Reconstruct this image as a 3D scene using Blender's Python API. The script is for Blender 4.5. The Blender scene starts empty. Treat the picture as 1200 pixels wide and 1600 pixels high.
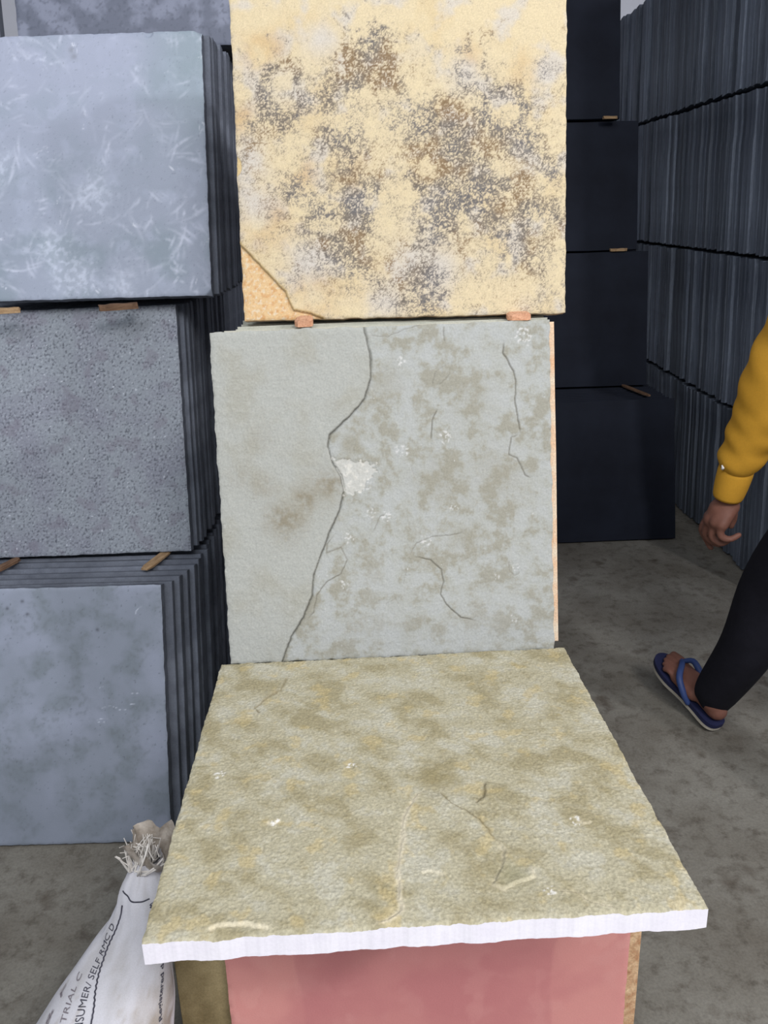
import bpy, bmesh, math, random
import numpy as np
from mathutils import Vector, Matrix
random.seed(7)
S = bpy.context.scene
C = S.collection
V3 = lambda *a: np.array(a, float)

# ------------------------------------------------------------------ camera
CAM_H, PITCH, ROLL, F_PX = 1.378, 0.3543, -0.0297, 1287.6
cd = bpy.data.cameras.new('camera'); cam = bpy.data.objects.new('camera', cd); C.objects.link(cam)
cd.sensor_fit = 'VERTICAL'; cd.sensor_height = 36.0; cd.lens = F_PX * 36.0 / 1600.0
cd.clip_start = 0.02; cd.clip_end = 200
_f = V3(0, math.cos(PITCH), -math.sin(PITCH)); _u = V3(0, math.sin(PITCH), math.cos(PITCH)); _r = V3(1, 0, 0)
_c, _s = math.cos(ROLL), math.sin(ROLL)
_R, _U = _c * _r + _s * _u, -_s * _r + _c * _u
cam.matrix_world = Matrix(((_R[0], _U[0], -_f[0], 0), (_R[1], _U[1], -_f[1], 0), (_R[2], _U[2], -_f[2], CAM_H), (0, 0, 0, 1)))
S.camera = cam

# ------------------------------------------------------------------ sky, lamps, exposure
S.view_settings.view_transform = 'Standard'; S.view_settings.look = 'None'
S.view_settings.gamma = 1.0; S.view_settings.use_curve_mapping = False
S.view_settings.exposure = 0.0
w = bpy.data.worlds.new('overcast_sky'); S.world = w; w.use_nodes = True
bg = w.node_tree.nodes['Background']
bg.inputs['Color'].default_value = (0.86, 0.91, 1.0, 1); bg.inputs['Strength'].default_value = 0.44


def area(name, loc, target, power, sx, sy, col):
    l = bpy.data.lights.new(name, 'AREA'); l.shape = 'RECTANGLE'; l.size = sx; l.size_y = sy
    l.energy = power; l.color = col
    o = bpy.data.objects.new(name, l); C.objects.link(o); o.location = loc
    o.rotation_euler = (Vector(target) - Vector(loc)).to_track_quat('-Z', 'Y').to_euler()
    return o


area('key_lamp', (1.3, -1.9, 3.7), (0.1, 1.7, 0.9), 105, 1.0, 1.0, (1.0, 0.97, 0.96))
area('side_lamp', (3.1, -0.9, 3.0), (0.6, 2.1, 0.4), 62, 0.22, 0.22, (0.97, 0.96, 1.0))
area('daylight_fill', (-0.9, -1.3, 3.9), (-0.1, 1.7, 0.5), 72, 2.4, 1.4, (0.95, 0.97, 1.0))  # unseen fill added for soft daylight on the front faces and slab tops

# ------------------------------------------------------------------ helpers
def srgb(r, g, b):
    f = lambda c: (c / 255.0 / 12.92) if c <= 10.3 else ((c / 255.0 + 0.055) / 1.055) ** 2.4
    return np.array([f(r), f(g), f(b)])


def tag(o, label=None, cat=None, group=None, kind=None):
    if label: o['label'] = label
    if cat: o['category'] = cat
    if group: o['group'] = group
    if kind: o['kind'] = kind
    elif cat: o['kind'] = 'thing'
    return o


def mesh_np(name, co, quads, tris=None, smooth=False):
    me = bpy.data.meshes.new(name)
    co = np.asarray(co, np.float32)
    q = np.asarray(quads, np.int32).reshape(-1, 4)
    t = np.asarray(tris if tris is not None else [], np.int32).reshape(-1, 3)
    me.vertices.add(len(co)); me.vertices.foreach_set('co', co.ravel())
    nl = len(q) * 4 + len(t) * 3
    me.loops.add(nl); me.polygons.add(len(q) + len(t))
    me.loops.foreach_set('vertex_index', np.concatenate([q.ravel(), t.ravel()]))
    st = np.concatenate([np.arange(len(q)) * 4, len(q) * 4 + np.arange(len(t)) * 3]).astype(np.int32)
    me.polygons.foreach_set('loop_start', st)
    me.polygons.foreach_set('use_smooth', np.full(len(q) + len(t), smooth, bool))
    me.update(calc_edges=True); me.validate()
    return me


def link(name, me, mat=None, parent=None):
    o = bpy.data.objects.new(name, me); C.objects.link(o)
    if mat is not None and not me.materials: me.materials.append(mat)
    if parent is not None: o.parent = parent
    return o


def empty(name, loc=(0, 0, 0)):
    o = bpy.data.objects.new(name, None); C.objects.link(o); o.location = loc; o.empty_display_size = 0.05
    return o


# --- noise
def perlin(x, y, seed):
    rs = np.random.RandomState(seed); n = 256
    ang = rs.rand(n, n) * 2 * np.pi; gx, gy = np.cos(ang), np.sin(ang)
    xi, yi = np.floor(x).astype(int), np.floor(y).astype(int); fx, fy = x - xi, y - yi
    def g(i, j): return gx[(xi + i) % n, (yi + j) % n] * (fx - i) + gy[(xi + i) % n, (yi + j) % n] * (fy - j)
    u = fx ** 3 * (fx * (fx * 6 - 15) + 10); v = fy ** 3 * (fy * (fy * 6 - 15) + 10)
    a = g(0, 0) * (1 - u) + g(1, 0) * u; b = g(0, 1) * (1 - u) + g(1, 1) * u
    return (a * (1 - v) + b * v) * 1.5


def fbm(x, y, size, seed, octv=4, gain=0.5):
    s = 0; amp = 1.0; tot = 0
    for k in range(octv):
        s = s + amp * perlin(x / size * 2 ** k + 17.3 * k, y / size * 2 ** k + 9.1 * k, seed + k)
        tot += amp; amp *= gain
    return s / tot


def sstep(a, b, x):
    t = np.clip((x - a) / (b - a), 0, 1); return t * t * (3 - 2 * t)


def polydist(x, y, pts):
    """distance to a polyline, signed: + on its left side walking along it, and 0..1 position along it"""
    best = np.full(x.shape, 1e9); sg = np.zeros(x.shape); tt = np.zeros(x.shape)
    n = len(pts) - 1
    for k in range(n):
        ax, ay = pts[k]; bx, by = pts[k + 1]; dx, dy = bx - ax, by - ay; L = dx * dx + dy * dy + 1e-12
        t = np.clip(((x - ax) * dx + (y - ay) * dy) / L, 0, 1)
        d = np.hypot(x - ax - t * dx, y - ay - t * dy); m = d < best
        best = np.where(m, d, best); sg = np.where(m, np.sign(dx * (y - ay) - dy * (x - ax)), sg)
        tt = np.where(m, (k + t) / n, tt)
    return best, sg, tt


def mix(a, b, m): return a * (1 - m[..., None]) + b * m[..., None]


def quadmap(corners, w, h):
    """projective map from picture points on a flat face to its own metres (TL, TR, BR, BL given)"""
    dst = [(0, h), (w, h), (w, 0), (0, 0)]; A = []; bb = []
    for (x, y), (u, v) in zip(corners, dst):
        A.append([x, y, 1, 0, 0, 0, -u * x, -u * y]); bb.append(u)
        A.append([0, 0, 0, x, y, 1, -v * x, -v * y]); bb.append(v)
    hh = np.append(np.linalg.solve(np.array(A, float), np.array(bb, float)), 1).reshape(3, 3)
    def f(p):
        q = hh @ np.array([p[0], p[1], 1.0]); return (q[0] / q[2], q[1] / q[2])
    return f


# --- materials
def nt_new(name):
    m = bpy.data.materials.new(name); m.use_nodes = True; t = m.node_tree
    b = t.nodes['Principled BSDF']; return m, t, b


def stone_mat(name, attr=None, c1=None, c2=None, scale=8, rough=0.75, grain=0.10, grain_scale=300, bump=0.25, bump_scale=220,
              spec=0.3, stretch=(1, 1, 1), c3=None, rand=0.0, rough_var=0.0):
    m, t, b = nt_new(name); N, L = t.nodes, t.links
    tc = N.new('ShaderNodeTexCoord'); mp = N.new('ShaderNodeMapping'); mp.inputs['Scale'].default_value = stretch
    L.new(tc.outputs['Object'], mp.inputs['Vector'])
    def noise(sc, det=5, rough_=0.6, src=mp):
        n = N.new('ShaderNodeTexNoise'); n.inputs['Scale'].default_value = sc; n.inputs['Detail'].default_value = det
        n.inputs['Roughness'].default_value = rough_; L.new(src.outputs['Vector'] if src is mp else src, n.inputs['Vector']); return n
    if attr:
        a = N.new('ShaderNodeAttribute'); a.attribute_name = attr; col = a.outputs['Color']
    else:
        n1 = noise(scale)
        r = N.new('ShaderNodeValToRGB'); r.color_ramp.elements[0].position = 0.33; r.color_ramp.elements[1].position = 0.67
        r.color_ramp.elements[0].color = (*c1, 1); r.color_ramp.elements[1].color = (*c2, 1)
        if c3 is not None:
            e = r.color_ramp.elements.new(0.5); e.color = (*c3, 1)
        L.new(n1.outputs['Fac'], r.inputs['Fac']); col = r.outputs['Color']
    if rand:
        oi = N.new('ShaderNodeObjectInfo'); rr = N.new('ShaderNodeMapRange')
        rr.inputs['To Min'].default_value = 1 - rand; rr.inputs['To Max'].default_value = 1 + rand
        L.new(oi.outputs['Random'], rr.inputs['Value'])
        vm = N.new('ShaderNodeVectorMath'); vm.operation = 'SCALE'; L.new(col, vm.inputs[0]); L.new(rr.outputs['Result'], vm.inputs['Scale']); col = vm.outputs['Vector']
    g = noise(grain_scale, 3, 0.7); gr = N.new('ShaderNodeMapRange')
    gr.inputs['From Min'].default_value = 0.3; gr.inputs['From Max'].default_value = 0.7
    gr.inputs['To Min'].default_value = 1 - grain; gr.inputs['To Max'].default_value = 1 + grain
    L.new(g.outputs['Fac'], gr.inputs['Value'])
    vs = N.new('ShaderNodeVectorMath'); vs.operation = 'SCALE'; L.new(col, vs.inputs[0]); L.new(gr.outputs['Result'], vs.inputs['Scale'])
    L.new(vs.outputs['Vector'], b.inputs['Base Color'])
    b.inputs['Roughness'].default_value = rough; b.inputs['Specular IOR Level'].default_value = spec
    if bump:
        bn = noise(bump_scale, 4, 0.65); bp = N.new('ShaderNodeBump'); bp.inputs['Strength'].default_value = bump; bp.inputs['Distance'].default_value = 0.002
        L.new(bn.outputs['Fac'], bp.inputs['Height']); L.new(bp.outputs['Normal'], b.inputs['Normal'])
    return m


def plain_mat(name, col, rough=0.8, spec=0.3, var=0.12, scale=40, bump=0.0, bump_scale=200):
    c = np.array(col)
    return stone_mat(name, c1=c * (1 - var), c2=c * (1 + var), scale=scale, rough=rough, spec=spec, grain=0.05, bump=bump, bump_scale=bump_scale)


M = {}
M['slab_yellow'] = stone_mat('yellow_limestone', attr='Col', grain=0.10, grain_scale=420, bump=0.35, bump_scale=350, rough=0.8)
M['slab_grey'] = stone_mat('grey_limestone', attr='Col', grain=0.08, grain_scale=420, bump=0.35, bump_scale=380, rough=0.75)
M['slab_olive'] = stone_mat('olive_limestone', attr='Col', grain=0.16, grain_scale=420, bump=0.45, bump_scale=330, rough=0.75)
M['slab_blue'] = stone_mat('blue_grey_stone', attr='Col', grain=0.05, grain_scale=500, bump=0.10, bump_scale=300, rough=0.55, spec=0.35)
M['slab_flamed'] = stone_mat('flamed_basalt', attr='Col', grain=0.10, grain_scale=500, bump=0.4, bump_scale=330, rough=0.8)
M['slab_pink'] = stone_mat('pink_sandstone', attr='Col', grain=0.05, grain_scale=500, bump=0.12, rough=0.75)
M['edge_blue'] = stone_mat('blue_stone_edge', c1=srgb(84, 89, 100), c2=srgb(112, 118, 130), scale=14, grain=0.12, bump=0.3, rough=0.8, rand=0.12)
M['edge_grey'] = stone_mat('grey_limestone_edge', c1=srgb(158, 160, 148), c2=srgb(180, 180, 168), scale=14, grain=0.12, bump=0.4, rough=0.8, rand=0.08)
M['edge_cream'] = stone_mat('cream_limestone_edge', c1=srgb(222, 178, 140), c2=srgb(222, 210, 188), scale=22, grain=0.2, bump=0.4, rough=0.8)
M['edge_white'] = stone_mat('sawn_white_limestone', c1=srgb(236, 233, 243), c2=srgb(244, 242, 249), scale=18, grain=0.03, bump=0.15, bump_scale=120, rough=0.7)
M['black'] = stone_mat('black_slate', c1=srgb(19, 23, 34), c2=srgb(27, 32, 44), scale=5, grain=0.06, bump=0.08, rough=0.7, spec=0.15)
M['slate_edge'] = stone_mat('dark_slate_edge', c1=srgb(74, 81, 94), c2=srgb(122, 131, 145), scale=5, stretch=(6, 6, 0.6), grain=0.18, grain_scale=90,
                            bump=0.25, bump_scale=90, rough=0.75, rand=0.32)
M['wood_tan'] = stone_mat('tan_shim_wood', c1=srgb(136, 108, 78), c2=srgb(178, 150, 116), scale=30, stretch=(1, 9, 9), grain=0.2, bump=0.4, rough=0.85)
M['wood'] = stone_mat('shim_wood', c1=srgb(84, 62, 48), c2=srgb(130, 102, 80), scale=30, stretch=(1, 9, 9), grain=0.2, bump=0.4, rough=0.85)
M['wood_pale'] = stone_mat('pale_shim_wood', c1=srgb(194, 142, 112), c2=srgb(224, 178, 146), scale=30, stretch=(1, 9, 9), grain=0.2, bump=0.4, rough=0.85)
M['olive_dark'] = stone_mat('olive_brown_limestone', c1=srgb(112, 96, 64), c2=srgb(172, 156, 118), scale=9, grain=0.15, bump=0.3, rough=0.8)
M['beige_speckled'] = stone_mat('speckled_beige_sandstone', c1=srgb(176, 128, 92), c2=srgb(226, 198, 160), scale=60, grain=0.2, bump=0.3, rough=0.8)

# ------------------------------------------------------------------ setting
def box_obj(name, lo, hi, mat, kind='structure'):
    x0, y0, z0 = lo; x1, y1, z1 = hi
    co = [(x, y, z) for z in (z0, z1) for y in (y0, y1) for x in (x0, x1)]
    q = [(0, 2, 3, 1), (4, 5, 7, 6), (0, 1, 5, 4), (2, 6, 7, 3), (0, 4, 6, 2), (1, 3, 7, 5)]
    o = link(name, mesh_np(name, co, q), mat)
    if kind: o['kind'] = kind
    return o


def floor_mat():
    m, t, b = nt_new('dusty_concrete'); N, L = t.nodes, t.links
    tc = N.new('ShaderNodeTexCoord')
    def noise(sc, det=6, ro=0.6):
        n = N.new('ShaderNodeTexNoise'); n.inputs['Scale'].default_value = sc; n.inputs['Detail'].default_value = det
        n.inputs['Roughness'].default_value = ro; L.new(tc.outputs['Object'], n.inputs['Vector']); return n
    def ramp(src, p0, c0, p1, c1):
        r = N.new('ShaderNodeValToRGB'); r.color_ramp.elements[0].position = p0; r.color_ramp.elements[1].position = p1
        r.color_ramp.elements[0].color = (*c0, 1); r.color_ramp.elements[1].color = (*c1, 1); L.new(src, r.inputs['Fac']); return r
    a = ramp(noise(4.5).outputs['Fac'], 0.3, srgb(106, 101, 92), 0.7, srgb(138, 136, 128))
    d = ramp(noise(26, 8, 0.7).outputs['Fac'], 0.34, (0.62, 0.59, 0.57), 0.50, (1, 1, 1))
    f = ramp(noise(170, 4, 0.7).outputs['Fac'], 0.3, (0.78, 0.78, 0.78), 0.6, (1.05, 1.05, 1.05))
    stain = ramp(noise(9, 3, 0.5).outputs['Fac'], 0.60, (1, 1, 1), 0.72, (0.50, 0.45, 0.42))
    col = a.outputs['Color']
    for x in (d, f, stain):
        mx = N.new('ShaderNodeMix'); mx.data_type = 'RGBA'; mx.blend_type = 'MULTIPLY'; mx.inputs['Factor'].default_value = 1
        L.new(col, mx.inputs['A']); L.new(x.outputs['Color'], mx.inputs['B']); col = mx.outputs['Result']
    L.new(col, b.inputs['Base Color']); b.inputs['Roughness'].default_value = 0.7; b.inputs['Specular IOR Level'].default_value = 0.3
    bp = N.new('ShaderNodeBump'); bp.inputs['Strength'].default_value = 0.3; bp.inputs['Distance'].default_value = 0.004
    L.new(noise(60, 6, 0.7).outputs['Fac'], bp.inputs['Height']); L.new(bp.outputs['Normal'], b.inputs['Normal'])
    return m


M['plaster'] = plain_mat('whitewashed_plaster', srgb(236, 239, 248), 0.9, 0.2, 0.03, 3)
M['roofing'] = plain_mat('grey_roof_sheet', srgb(150, 152, 156), 0.6, 0.3, 0.05, 3)
box_obj('floor', (-4, -5, -0.1), (4.2, 7.2, 0.0), floor_mat())
box_obj('wall_back', (-4, 7.0, 0), (4.2, 7.2, 4.3), M['plaster'])
box_obj('wall_left', (-4.2, -5, 0), (-4.0, 7.2, 4.3), M['plaster'])
box_obj('wall_right', (4.2, -5, 0), (4.4, 7.2, 4.3), M['plaster'])
box_obj('ceiling', (-4.2, -0.6, 4.3), (4.4, 7.2, 4.4), M['roofing'])

# ------------------------------------------------------------------ slabs
def frame(yaw, lean):
    e1 = V3(math.cos(yaw), math.sin(yaw), 0); n = V3(-math.sin(yaw), math.cos(yaw), 0)
    e3 = math.cos(lean) * V3(0, 0, 1) + math.sin(lean) * n
    e2 = np.cross(e3, e1)
    return e1, e2, e3


def pose(o, loc, yaw, lean, roll=0.0):
    e1, e2, e3 = frame(yaw, lean)
    if roll:
        c, s = math.cos(roll), math.sin(roll); e1, e3 = c * e1 + s * e3, c * e3 - s * e1
    o.matrix_world = Matrix(((e1[0], e2[0], e3[0], loc[0]), (e1[1], e2[1], e3[1], loc[1]), (e1[2], e2[2], e3[2], loc[2]), (0, 0, 0, 1)))
    return o


def rough_slab_mesh(name, w, h, t, seed, nseg=5, jag=0.0012, bev=0.0012, chip=0.0):
    """a cut slab with slightly uneven edges, arrises knocked off: x width, y thickness, z height; about 90 triangles"""
    rs = np.random.RandomState(seed)
    ring = []
    for (ax, az), (bx, bz) in (((0, 0), (w, 0)), ((w, 0), (w, h)), ((w, h), (0, h)), ((0, h), (0, 0))):
        for k in range(nseg): ring.append((ax + (bx - ax) * k / nseg, az + (bz - az) * k / nseg))
    ring = np.array(ring); n = len(ring); cx = np.array([w / 2, h / 2])
    off = rs.uniform(-jag, 0, n)[:, None] * np.sign(ring - cx) * (np.abs(ring - cx) > np.array([w / 2, h / 2]) * 0.999)
    ring = ring + off
    inset = ring - np.sign(ring - cx) * (np.abs(ring - cx) > np.array([w / 2, h / 2]) * 0.98) * bev
    co = []
    for r, y in ((inset, 0.0), (ring, bev), (ring, t - bev), (inset, t)):
        co += [(a, y + (rs.uniform(-1, 1) * 0.0004), b) for a, b in r]
    q = []
    for lay in range(3):
        for k in range(n):
            a, b = lay * n + k, lay * n + (k + 1) % n
            q.append((a, b, b + n, a + n))
    me = mesh_np(name, np.vstack([co, [(w / 2, 0, h / 2), (w / 2, t, h / 2)]]), q,
                 [((k + 1) % n, k, 4 * n) for k in range(n)] + [(3 * n + k, 3 * n + (k + 1) % n, 4 * n + 1) for k in range(n)])
    return outward(me)


def outward(me):
    bm = bmesh.new(); bm.from_mesh(me); bmesh.ops.recalc_face_normals(bm, faces=bm.faces); bm.to_mesh(me); bm.free(); me.update()
    return me


def relief_slab(name, w, h, t, nx, ny, fn, mat_face, mat_edge, edge_jag=0.0015, seed=1, tb=None):
    """a slab whose front has real relief: fn(X, Z) -> (relief towards the viewer, colours); edges uneven"""
    X, Z = np.meshgrid(np.linspace(0, w, nx + 1), np.linspace(0, h, ny + 1))
    rel, col = fn(X, Z)
    jx = fbm(Z, Z * 0 + 3.1, 0.03, seed, 4) * edge_jag * 1.6; jx2 = fbm(Z, Z * 0 + 7.7, 0.03, seed + 5, 4) * edge_jag * 1.6
    jz = fbm(X, X * 0 + 1.3, 0.03, seed + 9, 4) * edge_jag * 1.6; jz2 = fbm(X, X * 0 + 5.9, 0.03, seed + 13, 4) * edge_jag * 1.6
    k = 0.012
    Xd = X + jx * np.exp(-X / k) + jx2 * np.exp(-(w - X) / k)
    Zd = Z + jz * np.exp(-Z / k) + jz2 * np.exp(-(h - Z) / k)
    d = np.minimum(np.minimum(X, w - X), np.minimum(Z, h - Z))
    rel = rel - 0.0025 * np.exp(-d / 0.0025) * (0.4 + np.clip(fbm(X, Z, 0.02, seed + 21, 3) + 0.4, 0, 1))
    co = np.stack([Xd, -rel, Zd], -1).reshape(-1, 3)
    idx = np.arange((nx + 1) * (ny + 1)).reshape(ny + 1, nx + 1)
    q = np.stack([idx[:-1, :-1], idx[:-1, 1:], idx[1:, 1:], idx[1:, :-1]], -1).reshape(-1, 4)
    loop = np.concatenate([idx[0, :-1], idx[:-1, -1], idx[-1, :0:-1], idx[:0:-1, 0]])
    n0 = len(co); m = len(loop)
    back = co[loop].copy()
    if tb is None: back[:, 1] = t
    else: back[:, 1] = tb(back[:, 0], back[:, 2])
    co2 = np.vstack([co, co[loop], back, [[w / 2, t, h / 2]]])
    a = n0 + np.arange(m); b = n0 + (np.arange(m) + 1) % m
    sk = np.stack([b, a, a + m, b + m], -1)
    tri = np.stack([b + m, a + m, np.full(m, n0 + 2 * m)], -1)
    me = mesh_np(name, co2, np.vstack([q, sk]), tri)
    sm = np.zeros(len(me.polygons), bool); sm[:len(q)] = True
    me.polygons.foreach_set('use_smooth', sm)
    mi = np.zeros(len(me.polygons), np.int32); mi[len(q):] = 1
    me.materials.append(mat_face); me.materials.append(mat_edge); me.polygons.foreach_set('material_index', mi)
    full = np.ones((len(co2), 4), np.float32); full[:n0, :3] = col.reshape(-1, 3)
    at = me.color_attributes.new('Col', 'FLOAT_COLOR', 'POINT'); at.data.foreach_set('color', full.ravel())
    return link(name, me)


def blob(X, Z, cx, cz, r, seed=0, wob=0.35):
    d = np.hypot(X - cx, Z - cz) / r
    return np.exp(-np.clip(d + wob * fbm(X, Z, r * 1.1, 300 + seed, 3), 0, 9) ** 2 * 1.3)


# ---- yellow slab (top of the middle pile)
def yellow_fn(X, Z):
    qm = quadmap([(350, -95), (866, -105), (876, 487), (381, 499)], 0.6, 0.6)
    P = lambda x, y: qm((340 + x * .4667, y * .4667)); pm = 0.00055   # metres per crop pixel
    cream, tan, pale, warm = srgb(216, 200, 164), srgb(210, 188, 144), srgb(204, 199, 191), srgb(202, 166, 108)
    n1 = fbm(X, Z, 0.10, 11, 5); n2 = fbm(X, Z, 0.06, 12, 4)
    col = mix(np.broadcast_to(cream, X.shape + (3,)), tan, sstep(0.0, 0.45, n1) * 0.55)
    col = mix(col, pale, sstep(0.0, 0.4, n2) * 0.75)
    for x, y, r in ((170, 730, 90), (330, 980, 80), (830, 80, 55), (990, 150, 60), (140, 60, 70), (60, 330, 60), (260, 540, 60), (440, 520, 50)):
        col = mix(col, warm, np.clip(blob(X, Z, *P(x, y), r * pm, x) * 0.8 * (0.6 + n2 * 1.5), 0, 0.75))
    for x, y, r in ((220, 210, 60), (100, 470, 70), (730, 880, 90), (1060, 165, 45), (330, 40, 60), (120, 640, 70), (640, 820, 80), (800, 170, 60), (560, 1000, 70), (300, 850, 80)):
        col = mix(col, pale, np.clip(blob(X, Z, *P(x, y), r * pm, x) * 0.85, 0, 0.85))
    X0, Z0 = X, Z
    X = X0 + .020 * fbm(X0, Z0, .05, 61, 5, .6); Z = Z0 + .020 * fbm(X0, Z0, .05, 66, 5, .6)
    dk = np.zeros_like(X)
    for x, y, rx, s in ((490, 110, 105, 1.25), (430, 165, 60, .8), (545, 160, 50, .8), (350, 230, 50, .8), (700, 395, 95, 1.2), (800, 390, 90, 1.0), (930, 430, 70, .7), (760, 470, 70, .9),
                        (190, 330, 75, .8), (240, 590, 70, .7), (420, 440, 75, .75), (360, 390, 50, .6), (470, 560, 80, .85), (430, 660, 70, .6), (420, 800, 90, 1.0), (360, 770, 70, .6), (480, 700, 60, .6),
                        (650, 970, 80, 1.15), (690, 900, 60, .8), (720, 600, 95, .95), (640, 540, 60, .7), (860, 560, 75, .9), (850, 660, 90, .8), (980, 600, 80, .6), (960, 700, 90, .7), (1060, 500, 70, .5), (760, 720, 70, .7),
                        (1000, 860, 70, .4), (600, 240, 30, .7), (820, 250, 60, .45), (1090, 680, 70, .5), (660, 760, 70, .6), (1080, 820, 70, .4), (520, 900, 60, .4), (1030, 400, 60, .4), (100, 420, 60, .4), (330, 700, 60, .4)):
        dk = dk + s * blob(X, Z, *P(x, y), rx * pm, x + y)
    for x, y, r, wd, s in ((205, 230, 66, 22, .75), (935, 295, 56, 18, .75), (880, 480, 60, 20, .4), (825, 95, 45, 16, .4)):   # ring-shaped stains
        cx, cz = P(x, y); d = np.hypot(X - cx, (Z - cz) * 0.8) + fbm(X, Z, 0.03, 40 + x, 3) * 0.014
        dk = dk + s * np.exp(-((d - r * pm) / (wd * pm)) ** 2)
    for x, y, rx, rz in ((590, 665, 75, 110), (215, 470, 62, 60), (940, 505, 52, 42), (500, 265, 90, 45), (690, 505, 40, 35), (950, 300, 36, 36), (350, 712, 50, 22), (640, 110, 60, 90), (1010, 960, 100, 70), (830, 960, 60, 60), (560, 500, 90, 24), (820, 710, 30, 45), (215, 190, 40, 30), (490, 610, 22, 35)):
        cx, cz = P(x, y); d = np.hypot((X - cx) / (rx * pm), (Z - cz) / (rz * pm)) + 0.35 * fbm(X, Z, 0.04, 60 + x, 4)
        mk = 1 - sstep(0.6, 1.3, d); dk = dk * (1 - .9 * mk); col = mix(col, cream, mk * 0.75)
    X, Z = X0, Z0
    m1 = fbm(X, Z, 0.03, 67, 5, .65); m2 = fbm(X, Z, 0.010, 68, 4, .6)
    dk = np.clip(dk * (0.72 + 1.1 * m1 + .6 * m2) + 0.31 + 0.42 * m1 + .34 * m2 + .22 * n2, 0, 1.3)
    dk = dk * (1 - 0.55 * sstep(0.40, 0.52, Z) * (1 - sstep(.35, .8, dk)))
    Xv, Zv = X + .004 * fbm(X, Z, .008, 75, 3), Z + .004 * fbm(X, Z, .008, 78, 3)
    g1 = np.abs(perlin(Xv / 0.0058, Zv / 0.0058, 71)); g2 = np.abs(perlin(Xv / 0.0098 + 4, Zv / 0.0098, 72)); g3 = perlin(X / 0.0030, Z / 0.0030, 73)
    thr = 0.03 + 0.26 * np.clip(dk, 0, 1)
    speck = np.maximum(1 - sstep(thr * 0.5, thr, g1), 0.85 * (1 - sstep(thr * 0.4, thr * 0.85, g2)))
    speck = speck * sstep(0.12, 0.55, dk + 0.30 * g3)
    col = mix(col, srgb(186, 172, 154), np.clip(dk * .45, 0, .5))
    hue = fbm(X, Z, 0.08, 81, 3)
    dark = mix(mix(np.broadcast_to(srgb(104, 97, 90), X.shape + (3,)), srgb(124, 100, 70), sstep(.0, .35, hue)), srgb(94, 93, 96), sstep(.02, .3, -hue))
    col = mix(col, dark, np.clip(speck * (0.42 + 0.52 * np.clip(dk, 0, 1)), 0, 0.92))
    col = col * (1 + 0.10 * g3[..., None])
    rel = 0.0010 * n1 + 0.0007 * fbm(X, Z, 0.012, 91, 4) - 0.0005 * speck
    # broken corner: a layer has flaked away at the bottom left
    poly = [P(*p) for p in ((40, 720), (72, 785), (118, 840), (180, 912), (222, 962), (250, 1030), (300, 1040), (350, 1062), (380, 1110))]
    d, s, _ = polydist(X + fbm(X, Z, 0.012, 95, 3) * 0.0016, Z + fbm(X, Z, 0.012, 96, 3) * 0.0016, poly)
    low = sstep(-0.0008, 0.0008, -s * d)
    oc = mix(mix(np.broadcast_to(srgb(218, 186, 140), X.shape + (3,)), srgb(204, 156, 104), sstep(0.0, .35, fbm(X, Z, 0.010, 97, 4)) * .8), srgb(220, 206, 180), sstep(0.08, .4, fbm(X, Z, 0.007, 98, 3)) * .8)
    col = mix(col, oc, low); rel = rel - 0.0055 * low
    col = col * .94
    ed = np.exp(-((s * d - 0.0015) / 0.0022) ** 2); col = mix(col, srgb(172, 146, 96), ed * 0.75)
    # a small shell flake on the left edge
    cx, cz = P(52, 500); d = np.hypot((X - cx) / 0.013, (Z - cz) / 0.019); mk = 1 - sstep(.9, 1.0, d)
    rel = rel - 0.002 * mk; col = mix(col, srgb(214, 186, 124), mk * .7)
    return rel, col


YL = (0.0036, 0.2251)
o = relief_slab('yellow_limestone_slab', 0.6, 0.6, 0.03, 400, 400, yellow_fn, M['slab_yellow'], M['edge_cream'], 0.0015, 3)
pose(o, (-0.2503, 1.565, 1.187), *YL, -0.0058)
tag(o, 'yellow cream stone slab with grey brown speckled stains, front of the top middle stack', 'stone slab', 'slabs of the middle stack')

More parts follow.
